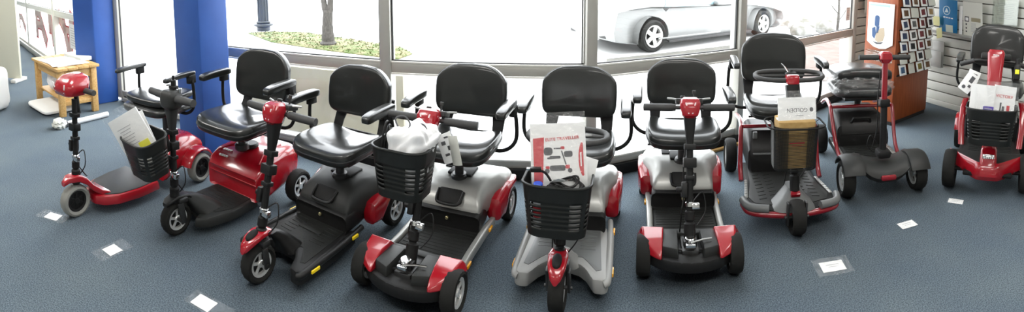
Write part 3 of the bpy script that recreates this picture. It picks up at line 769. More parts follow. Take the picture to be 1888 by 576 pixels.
for sg in (-1, 1):
    b = MB(); n = 16; rings = []
    for i in range(n + 1):
        a = rad(28 + 128*i/n); c, s_ = math.cos(a), math.sin(a)
        rings.append([(sg*xx, .415 + (.142 + dr)*c, .125 + (.142 + dr)*s_) for xx, dr in ((.17, -.004), (.17, .018), (.20, .026), (.29, .024), (.318, .010), (.318, -.004), (.29, .008), (.20, .006))])
    b.loft(rings); b.build('front_fender', char, r8)
b = MB(); b.box((0, .545, .165), (.11, .03, .035), .012); b.build('headlight', redtube, r8)
b = MB(); b.box((0, .40, .285), (.10, .10, .06), .02); b.build('stem_base', black, r8)
for sg in (-1, 1):
    wheel(r8, sg*.268, .415, .125, .09, 0, rimm); wheel(r8, sg*.27, -.40, .118, .09, 0, rimm)
    b = MB(); b.tube([(sg*.235, .16, .14), (sg*.245, .02, .22), (sg*.262, -.12, .44), (sg*.26, -.17, .47), (sg*.25, -.34, .475), (sg*.24, -.52, .40)], .0155, 10, smooth=6); b.build('frame_tube', redtube, r8)
b = MB(); b.tube([(-.26, -.15, .465), (0, -.15, .47), (.26, -.15, .465)], .013, 10); b.build('cross_tube', redtube, r8)
b = MB(); b.loft([sec(-.10, .36, .15, .24, .03), sec(-.12, .40, .15, .32, .04), sec(-.22, .41, .15, .40, .05), sec(-.45, .40, .15, .41, .05), sec(-.52, .36, .17, .36, .05)]); bo = b.build('battery_pack', black, r8)
b = MB(); b.tube([(-.08, -.135, .34), (-.07, -.125, .375), (.07, -.125, .375), (.08, -.135, .34)], .012, 8); b.box((0, -.11, .25), (.36, .02, .012), .004); b.build('battery_handle', blackm, bo)
b = MB(); b.cyl((0, -.27, .49), .03, .12, 'Z', 18); b.box((0, -.27, .53), (.30, .28, .03), .008); b.build('seat_post', steel, r8)
b = MB(); b.squad((0, -.25, .60), (.50, .44, .10), .42, .5, 48, 18); so = b.build('seat', vinyl, r8, angle=60)
b = MB(T(0, -.27, .735) @ RX(rad(4))); b.squad((0, 0, 0), (.50, .42, .11), .36, .5, 48, 18, lambda p, q: V((q.x, q.y, q.z - .02*p.x**2))); b.build('backrest', vinyl, r8, angle=60)
b = MB(T(0, -.25, .645))
def crumple(p, q):
    n = math.sin(23*p.x + 7*p.z) * math.cos(19*p.y - 5*p.z) * .009 + math.sin(41*p.y + 13*p.x) * .005
    return q + V((p.x*n*2.0, p.y*n*2.0, n))
b.squad((0.03, .01, 0), (.56, .48, .185), .5, .7, 84, 30, crumple)
b.build('plastic_wrap', wrapm, so, angle=180)
T8 = Tiller((0, .40, .27), (0, .335, .965), 0); L8 = T8.M
k = MB(L8); k.cyl((0, 0, -.50), .025, .36, 'Z', 16, .004); so = k.build('tiller_stem', black, r8)
k = MB(L8); k.cyl((0, 0, -.165), .0215, .30, 'Z', 16); k.build('upper_stem', redtube, so)
k = MB(L8); k.box((0, 0, -.325), (.075, .06, .055), .008); k.build('stem_clamp', black, so)
k = MB(L8); k.tube([(.02, -.03, -.1), (.035, -.04, -.3), (.03, -.05, -.5), (.06, -.06, -.66)], .005, 6, smooth=4); k.tube([(.03, -.03, -.62), (.085, -.03, -.56), (.10, -.05, -.64), (.05, -.05, -.69)], .004, 6, smooth=5); k.build('cable', black, so)
k = MB(L8); k.loft([[(a*w_, bb*d_, z) for a, bb in rrect(1, 1, .25)] for w_, d_, z in ((.05, .05, -.04), (.10, .08, -.01), (.085, .075, .03), (.05, .05, .045))]); k.build('tiller_head', red, r8, angle=25)
k = MB(L8); k.tube([(-.19, -.01, .0), (.19, -.01, 0)], .011, 10); bo = k.build('handlebar', steel, r8)
for sg in (-1, 1):
    k = MB(L8); k.tube([(sg*.05, -.01, 0), (sg*.195, -.012, 0)], .019, 14); k.build('grip', gripm, bo)

# 9th: large red one at the right edge
r9 = P9.root('large glossy red four-wheeled mobility scooter in front of the slatted display wall')
b = MB(); b.prism([(-.24, -.40), (-.25, .20), (-.21, .34), (.21, .34), (.25, .20), (.24, -.40)], .13, .20, .015); b.build('deck', blackm, r9)
b = MB(); b.prism([(-.20, -.15), (-.215, .20), (-.17, .30), (.17, .30), (.215, .20), (.20, -.15)], .199, .205, .002)
for k in range(9): b.box((0, -.1 + .038*k, .206), (.34, .01, .004), .0015)
b.build('floor_mat', matrub, r9)
b = MB()
rings = []
for i in range(25):
    x = -.30 + .60 * i / 24; ax = abs(x)
    yf = .56 - .9 * max(0, ax - .07); zt = .245 + .05*max(0, ax - .1)
    yb = yf - .05
    rings.append([(x, yb, zt - .02), (x, yb + .012, zt + .004), (x, yf - .022, zt - .008), (x, yf - .008, zt - .03), (x, yf, zt - .085), (x, yf - .02, zt - .12 + .18*max(0, ax - .12)), (x, yb, zt - .10 + .18*max(0, ax - .12))])
b.loft(rings); b.build('front_shroud', red, r9, angle=35)
b = MB(); b.prism([(-.29, .27), (-.285, .335), (-.07, .53), (.07, .53), (.285, .335), (.29, .27)], .20, .243, .008); b.build('nose_mat', matrub, r9)
b = MB(); b.loft([[(a*w_, yy + bb*d_, z) for a, bb in rrect(1, 1, .2)] for w_, d_, yy, z in ((.13, .16, .47, .20), (.125, .15, .455, .27), (.115, .12, .43, .33), (.09, .09, .415, .345))]); b.build('front_column_cover', red, r9)
b = MB(); b.box((0, .522, .298), (.085, .02, .03), .004, rot=RX(rad(18))); hl = b.build('headlight', chrome, r9)
b = MB()
for k in range(5): b.box((-.03 + .015*k, .533, .292), (.008, .006, .016), .001, rot=RX(rad(18)))
b.build('headlight_lens', white, hl)
b = MB(); b.box((0, .49, .155), (.36, .06, .03), .01); b.cyl((0, .40, .14), .014, .52, 'X', 12); b.build('front_bumper', blackm, r9)
for sg in (-1, 1):
    wheel(r9, sg*.285, .40, .138, .095, 0, rimm); wheel(r9, sg*.285, -.45, .14, .10, 0, rimm)
    b = MB(); b.loft([[(sg*(xc + a*.05), y + bb*.06, z) for a, bb in rrect(1, 1, .3)] for xc, y, z in ((.24, .02, .20), (.255, -.06, .34), (.255, -.14, .47), (.24, -.22, .52))]); b.build('side_panel', red, r9)
    b = MB(); n = 12; rings = []
    for i in range(n + 1):
        a = rad(20 + 140*i/n); c, s_ = math.cos(a), math.sin(a)
        rings.append([(sg*xx, -.45 + (.16+dr)*c, .15 + (.16+dr)*s_) for xx, dr in ((.19, 0), (.19, .02), (.31, .018), (.335, .004), (.335, -.006), (.31, 0))])
    b.loft(rings); b.build('rear_fender', red, r9)
b = MB(); b.loft([sec(-.12, .44, .20, .32, .03), sec(-.15, .47, .20, .42, .05), sec(-.30, .46, .20, .46, .06), sec(-.60, .42, .20, .42, .06)]); b.build('rear_body', black, r9)
seat(r9, .64, y=-.19, post=.45, w=.50, d=.48, h=.11, postr=.032); backrest(r9, 1.165, .78, y=-.44, zs=.64, w=.49, t=.09)
for sg in (-1, 1): armrest(r9, sg, x=.31, z=.885, y0=-.06, y1=-.36, zlow=.60, w=.065, th=.05)
T9 = Tiller((0, .43, .30), (0, .23, .90), 0); L9 = T9.M
b = MB(L9)
b.loft([[(a*w_, .02 + bb*d_, z) for a, bb in rrect(1, 1, .22, 4)] for w_, d_, z in ((.09, .07, -.27), (.105, .085, -.20), (.115, .095, -.05), (.13, .10, .06), (.135, .10, .10), (.11, .075, .125))]); ho = b.build('tiller_head', red, r9, angle=28)
text_mesh('script_emblem', 'PRIDE', .018, white, ho, L9 @ T(0, .0715, .078) @ FR, .001, 1., .0002)
b = MB(L9); b.tube([(0, .02, -.25), (0, 0, -.40), (0, 0, -T9.len + .02)], .028, 14); b.build('tiller_stem', blackm, r9)
b = MB(L9); b.box((0, -.055, .09), (.24, .07, .05), .014, rot=RX(rad(-10))); b.build('console', char, r9)
b = MB(L9); b.tube([(-.27, -.10, .02), (-.16, -.06, .05), (0, -.05, .055), (.16, -.06, .05), (.27, -.10, .02)], .012, 10, smooth=4); bo = b.build('handlebar', steel, r9)
for sg in (-1, 1):
    b = MB(L9); b.tube([(sg*.17, -.065, .047), (sg*.28, -.105, .016)], .02, 14); b.build('grip', gripm, bo)
b = MB(L9); b.box((-.17, .0, -.03), (.05, .05, .12), .012); b.cyl((-.17, .0, .05), .018, .05, 'Z', 14, .005); ch = b.build('horn_box', black, r9)
b = MB(L9); b.box((-.17, .0265, -.03), (.032, .002, .035), .0005); b.build('warning_label', yellowlab, ch)
M9B = T9.up(.28) @ T(.0, .15, -.055)
basket(r9, M9B, w=.36, d=.22, h=.25, taper=.84, slots=6)

# ------------------------------------------------------------------ things in the baskets
def PM(p): return T(p.cx, p.cy, 0) @ RZ(p.rot)
def at_pose(name, label, cat, pose, M, group=None):
    W = PM(pose) @ M
    o = thing(name, label, cat, W.translation, 0, group); o.rotation_euler = W.to_euler(); return o
def sheet(name, m, parent, M, w, h, t=.0012, bow=0., n=8, wave=0.):
    b = MB(M)
    def zz(u, v): return bow * (1 - (2*u)**2) * .5 + wave * math.sin(9*u + 5*v)
    top = [[b.v((u*w, v*h, zz(u, v) + t/2)) for u in [i/n - .5 for i in range(n+1)]] for v in [j/n - .5 for j in range(n+1)]]
    bot = [[b.v((u*w, v*h, zz(u, v) - t/2)) for u in [i/n - .5 for i in range(n+1)]] for v in [j/n - .5 for j in range(n+1)]]
    for j in range(n):
        for i in range(n):
            b.f((top[j][i], top[j][i+1], top[j+1][i+1], top[j+1][i])); b.f((bot[j][i], bot[j+1][i], bot[j+1][i+1], bot[j][i+1]))
    edge = [(0, i) for i in range(n)] + [(j, n) for j in range(n)] + [(n, i) for i in range(n, 0, -1)] + [(j, 0) for j in range(n, 0, -1)]
    for (a, c), (d, e) in zip(edge, edge[1:] + edge[:1]): b.f((bot[a][c], bot[d][e], top[d][e], top[a][c]))
    return b.build(name, m, parent)
def marks(name, m, parent, M, rects, t=.0008):
    """printed marks: list of (cx, cy, w, h) in the sheet's plane"""
    b = MB(M)
    for cx, cy, w, h in rects: b.box((cx, cy, .0012), (w, h, t))
    return b.build(name, m, parent)

# papers of the 2nd scooter
t = at_pose('document_bag', 'clear plastic bag of white papers with a yellow label, standing in a basket', 'papers', P2, M2B)
Ms = T(.045, .03, .20) @ RZ(rad(32)) @ RX(rad(10)) @ FR @ RZ(rad(24))
sheet('paper', white, t, Ms, .225, .32, .010, .02)
sheet('paper', white, t, T(.01, -.03, .0) @ Ms @ RZ(rad(-7)), .19, .27, .006, .015)
marks('print', inklight, t, Ms @ T(0, 0, .014), [(-.02, .09 - .018*k, .10 - .02*(k % 3), .004) for k in range(7)])
marks('yellow_label', yellowlab, t, Ms @ T(.05, -.045, .0135), [(0, 0, .075, .042)])
sheet('plastic_sleeve', filmm, t, Ms @ T(0, .025, .020), .25, .37, .001, .03, 12, .004)

# 4th scooter: bag, cords, leaflet
t = at_pose('plastic_bag', 'crumpled white plastic bag filling the basket beside black cords', 'bag', P4, T4.up(.62) @ T(0.005, .165, -.02))
b = MB(T(-.032, 0, .165))
def bagf(p, q):
    n = math.sin(5*p.x + 3*p.y + 2*p.z) * .010 + math.sin(13*p.z + 7*p.x) * .005 + math.sin(17*p.y - 11*p.x) * .004
    k = 1 + .14 * max(0, p.z) - .24 * max(0, -p.z)
    return V((q.x*k + p.x*n - .03*max(0, p.z), q.y*k + p.y*n, q.z + n + .014*max(0, p.z)*math.sin(5*p.x + 2.5)))
b.squad((0, 0, 0), (.18, .165, .31), .6, .42, 72, 36, bagf)
b.build('bag_body', whitep, t, angle=80)
b = MB(); b.tube([(.03, -.01, .28), (.045, .0, .335), (.0, .0, .355), (-.03, .0, .325), (-.02, .0, .29)], .004, 6, smooth=6); b.tube([(-.06, -.0, .29), (-.075, .0, .325), (-.105, .0, .325), (-.12, .0, .285)], .004, 6, smooth=6); b.build('bag_handle', inkgrey, t)
t = at_pose('charger_cable', 'black cable looped over the left end of the basket beside the white bag', 'cable', P4, T4.up(.62) @ T(0.005, .165, -.02))
b = MB()
for k in range(3):
    x = .075 + .014*k
    b.tube([(x, -.05, .03), (x+.004, -.06 + .01*k, .20), (x, -.03, .27 + .015*k), (x - .006, .01, .275 + .012*k), (x, .035, .20), (x, .04, .03)], .0045, 7, smooth=6)
b.build('cord', black, t)
t = at_pose('leaflet', 'folded white leaflet with dark print hanging at the handlebar beside the white bag', 'leaflet', P4, T(-.135, .25, .69))
Ms = RZ(rad(25)) @ FR @ RZ(rad(18)); sheet('paper', white, t, Ms, .075, .15, .002, .018)
marks('print', inkgrey, t, Ms @ T(0, 0, .010), [(-.01, .03, .02, .018), (.012, .0, .018, .022), (-.008, -.03, .022, .012), (.01, .055, .02, .008)])
sheet('inner_page', printm, t, RZ(rad(-20)) @ T(-.05, -.0, .0) @ FR @ RZ(rad(14)), .06, .14, .0015, .012)

# 5th scooter: brochure, bottle, cables, charger, spare papers
B5 = T5.up(.485) @ T(0, .135, -.02)
t = at_pose('brochure', 'white and red brochure with a printed scooter picture, bagged upright in the middle basket', 'brochure', P5, B5)
Ms = T(.005, -.035, .295) @ RZ(rad(4)) @ RX(rad(14)) @ FR @ RZ(rad(4))
sheet('page', white, t, T(0, -.006, -.12) @ Ms, .20, .25, .004, .006)
sheet('page', white, t, Ms, .25, .32, .004, .006)
Mk = Ms @ T(0, 0, .0045)
b = MB(Mk); b.prism([(-.112, -.14), (-.075, -.14), (-.062, .10), (-.112, .095)], 0, .001); b.build('red_band', inkred, t)
text_mesh('title', 'ELITE TRAVELLER', .0185, inkred, t, Mk @ T(.02, .092, .001) @ RZ(rad(3)), .0004, 1.08, .0003)
b = MB(Mk)
def blob(x, y, w, h, r): b.prism([(x + px_, y + py_) for px_, py_ in rrect(w, h, r, 3)], 0, .0012)
blob(-.045, .038, .04, .034, .012); blob(.045, .025, .038, .026, .008); blob(-.015, .012, .05, .012, .005); blob(-.005, -.035, .07, .024, .008); blob(.0, .05, .04, .006, .003); blob(-.035, .008, .03, .008, .003)
b.cyl((-.052, -.046, 0), .011, .002, 'Z', 16); b.cyl((.05, -.046, 0), .010, .002, 'Z', 16)
for ang in (25,): b.prism([(.012, .04), (.018, .04), (.036, -.02), (.03, -.02)], 0, .0012)
b.build('picture', inkgrey, t)
for bl_ in ((.02, .052, .018, .012, .004), (.04, -.03, .02, .016, .005), (-.05, -.032, .018, .012, .004), (.03, -.085, .03, .006, .002)):
    b = MB(Mk); blob(*bl_); b.build('picture_red', inkred, t)
b = MB(Mk); n = 14
arcp = [(.112 - .022*math.cos(rad(-75 + 150*i/n)), .0 + .075*math.sin(rad(-75 + 150*i/n))) for i in range(n+1)]
b.prism(arcp + [(.112, .07), (.112, -.07)], 0, .001); b.build('red_arc', inkred, t)
b = MB(Mk); b.prism([(.098, -.03), (.104, -.03), (.104, .03), (.098, .03)], .001, .0018); b.build('arc_lettering', white, t)
sheet('plastic_sleeve', filmm, t, Ms @ T(0, .03, .010), .255, .36, .001, .012, 12, .004)
t = at_pose('paper_stack', 'loose white pages leaning behind the bagged brochure', 'papers', P5, B5)
for k in range(3): sheet('page', white, t, T(-.085 + .01*k, -.055 - .004*k, .20) @ RZ(rad(-8)) @ RX(rad(10)) @ FR @ RZ(rad(-12 - 4*k)), .13, .22, .001, .004)
t = at_pose('spray_bottle', 'small clear bottle with blue cap at the corner of the middle basket', 'bottle', P5, B5 @ T(.085, .035, .02))
b = MB(); b.lathe([(.0001, 0), (.020, 0), (.022, .01), (.022, .12), (.016, .145), (.012, .15), (.0001, .15)], 20); b.build('bottle_body', mat('bottle_plastic', (.75, .78, .8), .2, spec=.6), t)
b = MB(); b.cyl((0, 0, .172), .021, .045, 'Z', 20, .004); b.build('cap', bluecap, t)
b = MB(); b.cyl((0, 0, .07), .0224, .05, 'Z', 20); b.build('bottle_label', inkred, t)
t = at_pose('battery_charger', 'grey battery charger lying under the black cables in the middle basket', 'charger', P5, B5 @ T(-.03, .03, .11))
b = MB(); b.box((0, 0, -.012), (.17, .10, .145), .02, seg=3); b.build('charger_body', mat('charger_grey', (.4, .4, .4), .4), t)
b = MB(); b.box((-.03, 0, .061), (.05, .04, .003), .001); b.build('rating_plate', black, t)
t = at_pose('charger_cable', 'coiled black charger cables with plug over the charger in the middle basket', 'cable', P5, B5 @ T(-.035, .03, .19))
b = MB()
for k in range(5):
    rx, ry, zz0 = .085 - .009*k, .06 - .006*k, .004 + .008*k
    b.tube([(rx*math.cos(a + k*.5), ry*math.sin(a + k*.5), zz0 + .010*math.sin(2*a + k) + .02*max(0, math.sin(a)) * (k % 2)) for a in [2*PI*i/24 for i in range(24)]], .0052, 7, closed=True)
b.tube([(.06, -.01, .02), (.09, .0, .07), (.13, .02, .09)], .0055, 7, smooth=5)
cb = b.build('cord', black, t)
b = MB(T(.128, .02, .09) @ RZ(rad(10))); b.box((0, 0, 0), (.05, .024, .02), .005); b.build('plug', black, t)
b = MB(T(.158, .02, .09) @ RZ(rad(10))); b.box((0, .006, 0), (.02, .002, .007)); b.box((0, -.006, 0), (.02, .002, .007)); b.build('plug_prong', chrome, t)
b = MB(T(.03, .04, .055) @ RX(rad(40)) @ RZ(rad(35))); b.box((0, 0, 0), (.035, .085, .001)); b.build('paper_tag', white, t)

# 7th scooter: cardboard box, leaflet
t = at_pose('cardboard_box', 'tan cardboard box standing in the wire basket of the red-framed scooter', 'box', P7, M7B @ T(0, .0, .006))
b = MB(); b.prism(rrect(.222, .150, .022, 4), 0, .27, .002); bx_ = b.build('carton', cardb, t)
b = MB(); b.box((0, .0755, .15), (.09, .001, .006)); b.box((0, .0755, .135), (.06, .001, .005)); b.build('print', inkred, bx_)
b = MB(); b.box((0, 0, .2707), (.223, .045, .0012)); b.build('packing_tape', printm, bx_)
t = at_pose('leaflet', 'white leaflet printed GOLDEN upside down, leaning on the cardboard box', 'leaflet', P7, M7B @ T(.0, .055, .284))
Ms = T(0, -.018, .062) @ RX(rad(-16)).inverted() @ FR @ RZ(rad(1)); sheet('paper', white, t, Ms, .225, .128, .006, .0)
text_mesh('title', 'GOLDEN', .032, inkgrey, t, Ms @ T(.0, -.008, .0034) @ RZ(PI), .0004, .95, 0)
b = MB(Ms @ T(.085, -.008, .0034)); b.squad((0, 0, 0), (.022, .024, .0016), .8, .8, 20, 8); b.build('logo', inkgrey, t)
marks('print', inklight, t, Ms @ T(0, -.04, .0028), [(0.01, 0, .05, .005)])
sheet('plastic_sleeve', filmm, t, Ms @ T(0, .02, .009), .235, .165, .001, .004, 10, .004)

# 9th scooter: papers
t = at_pose('document_bag', 'bag of white papers with a purple label in the right-edge scooter basket', 'papers', P9, M9B)
Ms = T(.075, .03, .28) @ RX(rad(8)) @ FR @ RZ(rad(-2)); sheet('paper', white, t, Ms, .175, .26, .008, .01)
marks('purple_label', purple, t, Ms @ T(.05, -.045, .008), [(0, 0, .075, .055)])
marks('label_print', inklight, t, Ms @ T(.05, -.04, .009), [(0, .006, .055, .005), (0, -.006, .05, .004)])
sheet('plastic_sleeve', filmm, t, T(-.03, .035, .30) @ RX(rad(8)) @ FR, .31, .28, .001, .01, 12, .004)
t = at_pose('brochure', 'white brochure with red lettering beside the white papers at the right edge', 'brochure', P9, M9B)
Ms = T(-.08, .02, .28) @ RX(rad(8)) @ FR @ RZ(rad(-4)); sheet('page', white, t, Ms, .16, .26, .003, .004)
text_mesh('title', 'VICTORY', .028, inkred, t, Ms @ T(.0, .055, .0042), .0005, 1.05, .0004)
marks('picture', inkgrey, t, Ms @ T(0, -.02, .003), [(-.02, .0, .012, .06), (.0, -.02, .018, .05)])
marks('picture_red', inkred, t, Ms @ T(.035, -.04, .003), [(0, 0, .022, .07)])
for k, (dx, a, lab) in enumerate(((.185, 32, 'outer white leaflet with dark pictures stuck beside the right-edge basket'), (.165, 18, 'inner white leaflet tucked behind papers at the right-edge basket'))):
    t = at_pose('leaflet', lab, 'leaflet', P9, M9B @ T(dx, -.06 - .02*k, .40 + .012*k))
    Ms = RX(rad(10)) @ FR @ RZ(rad(-a)); sheet('paper', white, t, Ms, .09, .15, .0015, .008)
    b = MB(Ms @ T(0, 0, .005)); b.cyl((-.012, -.045, 0), .014, .0012, 'Z', 16); b.box((.01, .03, 0), (.03, .05, .0012)); b.box((.02, -.02, 0), (.02, .02, .0012)); b.build('print', inkgrey, t)

# ------------------------------------------------------------------ taped price cards on the carpet
def floor_card(x, y, rz, label, w=.095, h=.085, tape=(.22, .11), glossy=False, lines=True, dx=0.):
    t = thing('floor_card', label, 'card', (x, y, 0), rz, 'white cards taped to the carpet')
    b = MB(); b.box((0, 0, .0022), (w, h, .0012)); b.build('card', white, t)
    if lines: marks('print', inklight, t, T(0, 0, .0022), [(0, .012, w*.55, .004), (0, -.006, w*.4, .003)], .0004)
    sheet('tape', tapem if not glossy else filmm, t, T(dx, 0, .0042), tape[0], tape[1], .0006, 0, 14, .0004 if not glossy else .002)
floor_card(-2.615, 1.777, rad(18), 'white floor card taped beside the leftmost grey-tyred wheel', .10, .075, lines=False)
floor_card(-2.047, 1.782, rad(-8), 'white floor card in front of the scooter with the red rear body', .085, .085, (.12, .22), lines=False, dx=0)
floor_card(-1.368, 1.739, rad(-6), 'white floor card at the bottom edge, before the black three-wheeler', .11, .075, (.24, .10), lines=False, dx=.03)
floor_card(1.592, 1.933, rad(-18), 'white floor card under shiny crinkled film, before the loop-bar scooter', .13, .085, (.20, .15), True)
floor_card(2.231, 1.992, rad(-12), 'white floor card between the loop-bar scooter and the folded-seat scooter', .115, .07, (.125, .08))
floor_card(2.712, 1.981, rad(-62), 'white floor card nearest the red scooter at the right edge', .105, .065, (.115, .075))

# ------------------------------------------------------------------ room shell
WZ0, SILL = .07, .79
W = [(-2.62, 3.77), (-.93, 3.52), (.55, 3.42), (1.92, 3.80), (3.92, 4.66), (4.62, 4.95)]
fl = [(-14, -5), (4.72, -5), (4.72, 5.0)] + [(x, y + .03) for x, y in W[::-1][1:]] + [(-2.75, 3.80), (-4.2, 4.12), (-4.7, 4.05), (-14, 8.0)]
b = MB(); vs = [b.v((x, y, 0)) for x, y in fl]; b.f(vs); o = b.build('floor', carpet); struct(o)
md = o.modifiers.new('thick', 'SOLIDIFY'); md.thickness = .06; md.offset = -1
b = MB(); vs = [b.v((x, y, 2.81)) for x, y in fl]; b.f(vs); o = b.build('ceiling', ceilm); struct(o)
md = o.modifiers.new('thick', 'SOLIDIFY'); md.thickness = .08; md.offset = 1
b = MB(); b.box((-4.6, -5.05, 1.4), (19, .1, 2.9)); struct(b.build('wall_back', wallm))
b = MB(); b.box((-14.05, 1.5, 1.4), (.1, 13, 2.9)); struct(b.build('wall_left', wallm))
def along(A, B):
    A, B = V((*A, 0)), V((*B, 0)); d = B - A; L = d.length
    return T(*A) @ RZ(math.atan2(d.y, d.x)), L
def window(n, A, B, m=alum, bottom=True, sill=SILL, top=2.75, left_post=.085, right_post=0.):
    M, L = along(A, B)
    w = thing('window_%d' % n, '', '', (0, 0, 0)); del w['label']; del w['category']; struct(w)
    f = MB(M)
    f.box((L/2, .0, sill), (L, .09, .075), .006); f.box((L/2, .0, top), (L, .09, .08), .006)
    f.box((L/2, .0, WZ0 + .03), (L, .09, .06), .006)
    if left_post: f.box((0, 0, 1.40), (left_post, .12, 2.72), .008)
    if right_post: f.box((L, 0, 1.40), (right_post, .12, 2.72), .008)
    o = f.build('frame', m, w)
    s_ = MB(M); s_.box((L/2, -.046, sill + .045), (L - .09, .012, .014), .003); s_.box((L/2, -.046, sill - .043), (L - .09, .012, .012), .003); s_.box((L/2, -.047, WZ0 + .065), (L - .09, .012, .014), .003)
    s_.build('glazing_bead', alumw, o)
    s_ = MB(M); s_.box((L/2, -.02, sill + .053), (L - .08, .02, .008)); s_.box((.05, -.02, (sill + top)/2), (.008, .02, top - sill - .1)); s_.box((L - .05, -.02, (sill + top)/2), (.008, .02, top - sill - .1)); s_.build('gasket', darkseal, o)
    p = MB(M); p.box((L/2, .01, (sill + top)/2), (L - .06, .008, top - sill - .05)); p.build('pane', glassm, w)
    p = MB(M); p.box((L/2, .01, (sill + WZ0)/2 + .02), (L - .06, .008, sill - WZ0 - .08)); p.build('pane', glassm, w)
    return w
for i in range(4): window(i + 1, W[i], W[i+1], left_post=.085 if i else .06, right_post=.10 if i == 3 else 0)
b = MB()
for A, B in zip(W[:4], W[1:5]):
    M, L = along(A, B); b.M = M; b.box((L/2, -.012, .04), (L + .03, .13, .08), .004)
struct(b.build('baseboard_back', blackm))
M, L = along(W[2], W[3]); b = MB(M); b.box((L - .24, -.095, .012), (.56, .03, .022), .004); struct(b.build('trim_1', wood))
# doorway glazing between the two blue pillars
window(5, (-4.30, 4.10), (-2.95, 3.86), alum, sill=.0, left_post=.10)
# storefront behind the bench
def lw(s_): return (-13.4 + 8.65*s_/9.416, 7.75 - 3.72*s_/9.416)
for n_, (sa, sb) in enumerate(((0, 4.85), (4.85, 7.45), (7.45, 9.4))): window(6 + n_, lw(sa), lw(sb), alumw, sill=.97, left_post=.14)
b = MB(); M, L = along((-13.4, 7.75), (-4.75, 4.03)); b.M = M; b.box((L/2, -.08, .05), (L, .05, .10), .004); struct(b.build('baseboard_left', alum))
def pillar(n, pts, label):
    b = MB(); b.prism(pts, 0, 2.82, .012); o = b.build('trim_%d' % n, bluecol); struct(o); return o
pillar(2, [(-4.70, 3.70), (-4.42, 3.78), (-4.33, 4.04), (-4.70, 4.12)], '')
pillar(3, [(-2.378, 3.154), (-2.272, 3.412), (-2.55, 3.70), (-2.74, 3.27)], '')
# slatted display walls
def slatwall(name, A, B, z1=2.8, pitch=.112):
    M, L = along(A, B)
    b = MB(M); b.box((L/2, .06, z1/2), (L, .05, z1)); o = b.build(name, slatd); struct(o)
    s_ = MB(M); z = .05
    while z < z1 - .05:
        s_.box((L/2, .022, z + pitch/2), (L, .028, pitch - .013), .002); z += pitch
    s_.build('slat_face', slatm, o); return o
slatwall('wall_right', (4.54, 4.92), (4.54, -5))
slatwall('wall_back_slats', (3.98, 4.70), (4.56, 4.93)).name = 'wall_corner'
b = MB(); b.box((4.525, 0, .03), (.03, 9.8, .06), .004); struct(b.build('baseboard_right', slatm))
# ------------------------------------------------------------------ cherry display stand with swatch cards and poster
cA = math.atan2(.12, .67)
stand = thing('display_stand', 'tall cherry wood display stand with rows of swatch cards and a poster', 'display stand', (3.50, 3.44, 0), cA)
b = MB(); b.box((.34, .20, .95), (.68, .40, 1.82), .004); b.build('cabinet', orange, stand)
b = MB(); b.box((.34, .20, .02), (.66, .38, .04), .002); b.build('plinth', darkseal, stand)
b = MB(); b.box((.34, .20, 1.87), (.72, .44, .03), .004); b.build('top_panel', orange, stand)
b = MB()
for k in range(8): b.box((.37, -.008, .515 + .118*k), (.66, .014, .012), .002)
b.build('card_rail', darkseal, stand)
cols = {'n': ('navy', (.03, .045, .10)), 'g': ('grey', (.10, .10, .10)), 'm': ('maroon', (.16, .03, .035)), 'b': ('brown', (.13, .07, .035)), 't': ('tan', (.33, .22, .10)), 'o': ('olive', (.20, .16, .03)), 'k': ('black', (.02, .02, .025)), 'w': ('blank pale', (.62, .62, .56)), 's': ('slate blue', (.06, .12, .22))}
grid = ['nbmw', 'bwmt', 'ngmk', 'ngmb', 'nkmb', 'wwkw', 'swob']
rown = ['top', 'second', 'third', 'fourth', 'fifth', 'sixth', 'bottom']; coln = ['leftmost', 'second from left', 'third from left', 'rightmost']
for r_ in range(7):
    for c_ in range(4):
        nm, cc = cols[grid[r_][c_]]
        ang = cA + rad(random.uniform(-5, 5))
        X, Z = .095 + .165*c_, .522 + .118*(6 - r_)
        p = Matrix.Translation((3.50, 3.44, 0)) @ RZ(cA) @ V((X, -.019, Z))
        t = thing('swatch_card', '%s swatch card in the %s row of the display stand, %s' % (nm if nm == 'blank pale' else 'white framed ' + nm, rown[r_], coln[c_]), 'swatch card', p, ang, 'swatch cards on the display stand')
        Mc = T(0, -.020, .052) @ RX(rad(-14)) @ RX(PI/2) @ RZ(rad(random.uniform(-4, 4)))
        b = MB(Mc); b.box((0, 0, 0), (.128, .106, .004), .001); b.build('card', white if nm != 'blank pale' else printm, t)
        if nm != 'blank pale':
            b = MB(Mc); b.box((0, 0, .0025), (.072, .062, .003), .001); b.build('swatch', mat('swatch_' + nm.replace(' ', '_'), cc, .7, bump=.4, bscale=400), t)
# poster on the narrow face
t = thing('poster', 'white poster with a blue and cream recliner chair picture on the cherry stand', 'poster', (3.50, 3.44, 0), cA - PI/2)
Mp = Matrix(((1, 0, 0, 0), (0, 0, -1, 0), (0, 1, 0, 0), (0, 0, 0, 1)))
Mpost = T(-.195, -.014, 0) @ Mp
b = MB(Mpost); n = 10
b.prism([(-.165, .84), (-.08, .79), (0, .775), (.08, .785), (.165, .83), (.165, 1.25), (-.165, 1.25)], 0, .004, .001); b.build('poster_sheet', white, t)
b = MB(Mpost @ T(0, 0, .0045)); b.box((-.02, 1.225, 0), (.26, .022, .001)); b.build('poster_heading', mat('heading_blue', (.35, .52, .68), .6), t)
b = MB(Mpost @ T(0, 0, .0045))
b.prism([(-.045 + x, 1.06 + y) for x, y in rrect(.06, .12, .025)], 0, .001); b.prism([(-.105, .98), (-.065, 1.0), (-.05, .93), (-.07, .87), (-.10, .90)], 0, .001); b.prism([(-.05, 1.0), (-.01, 1.01), (-.02, .94), (-.05, .93)], 0, .001)
b.build('recliner_picture', mat('picture_blue', (.03, .08, .20), .6), t)
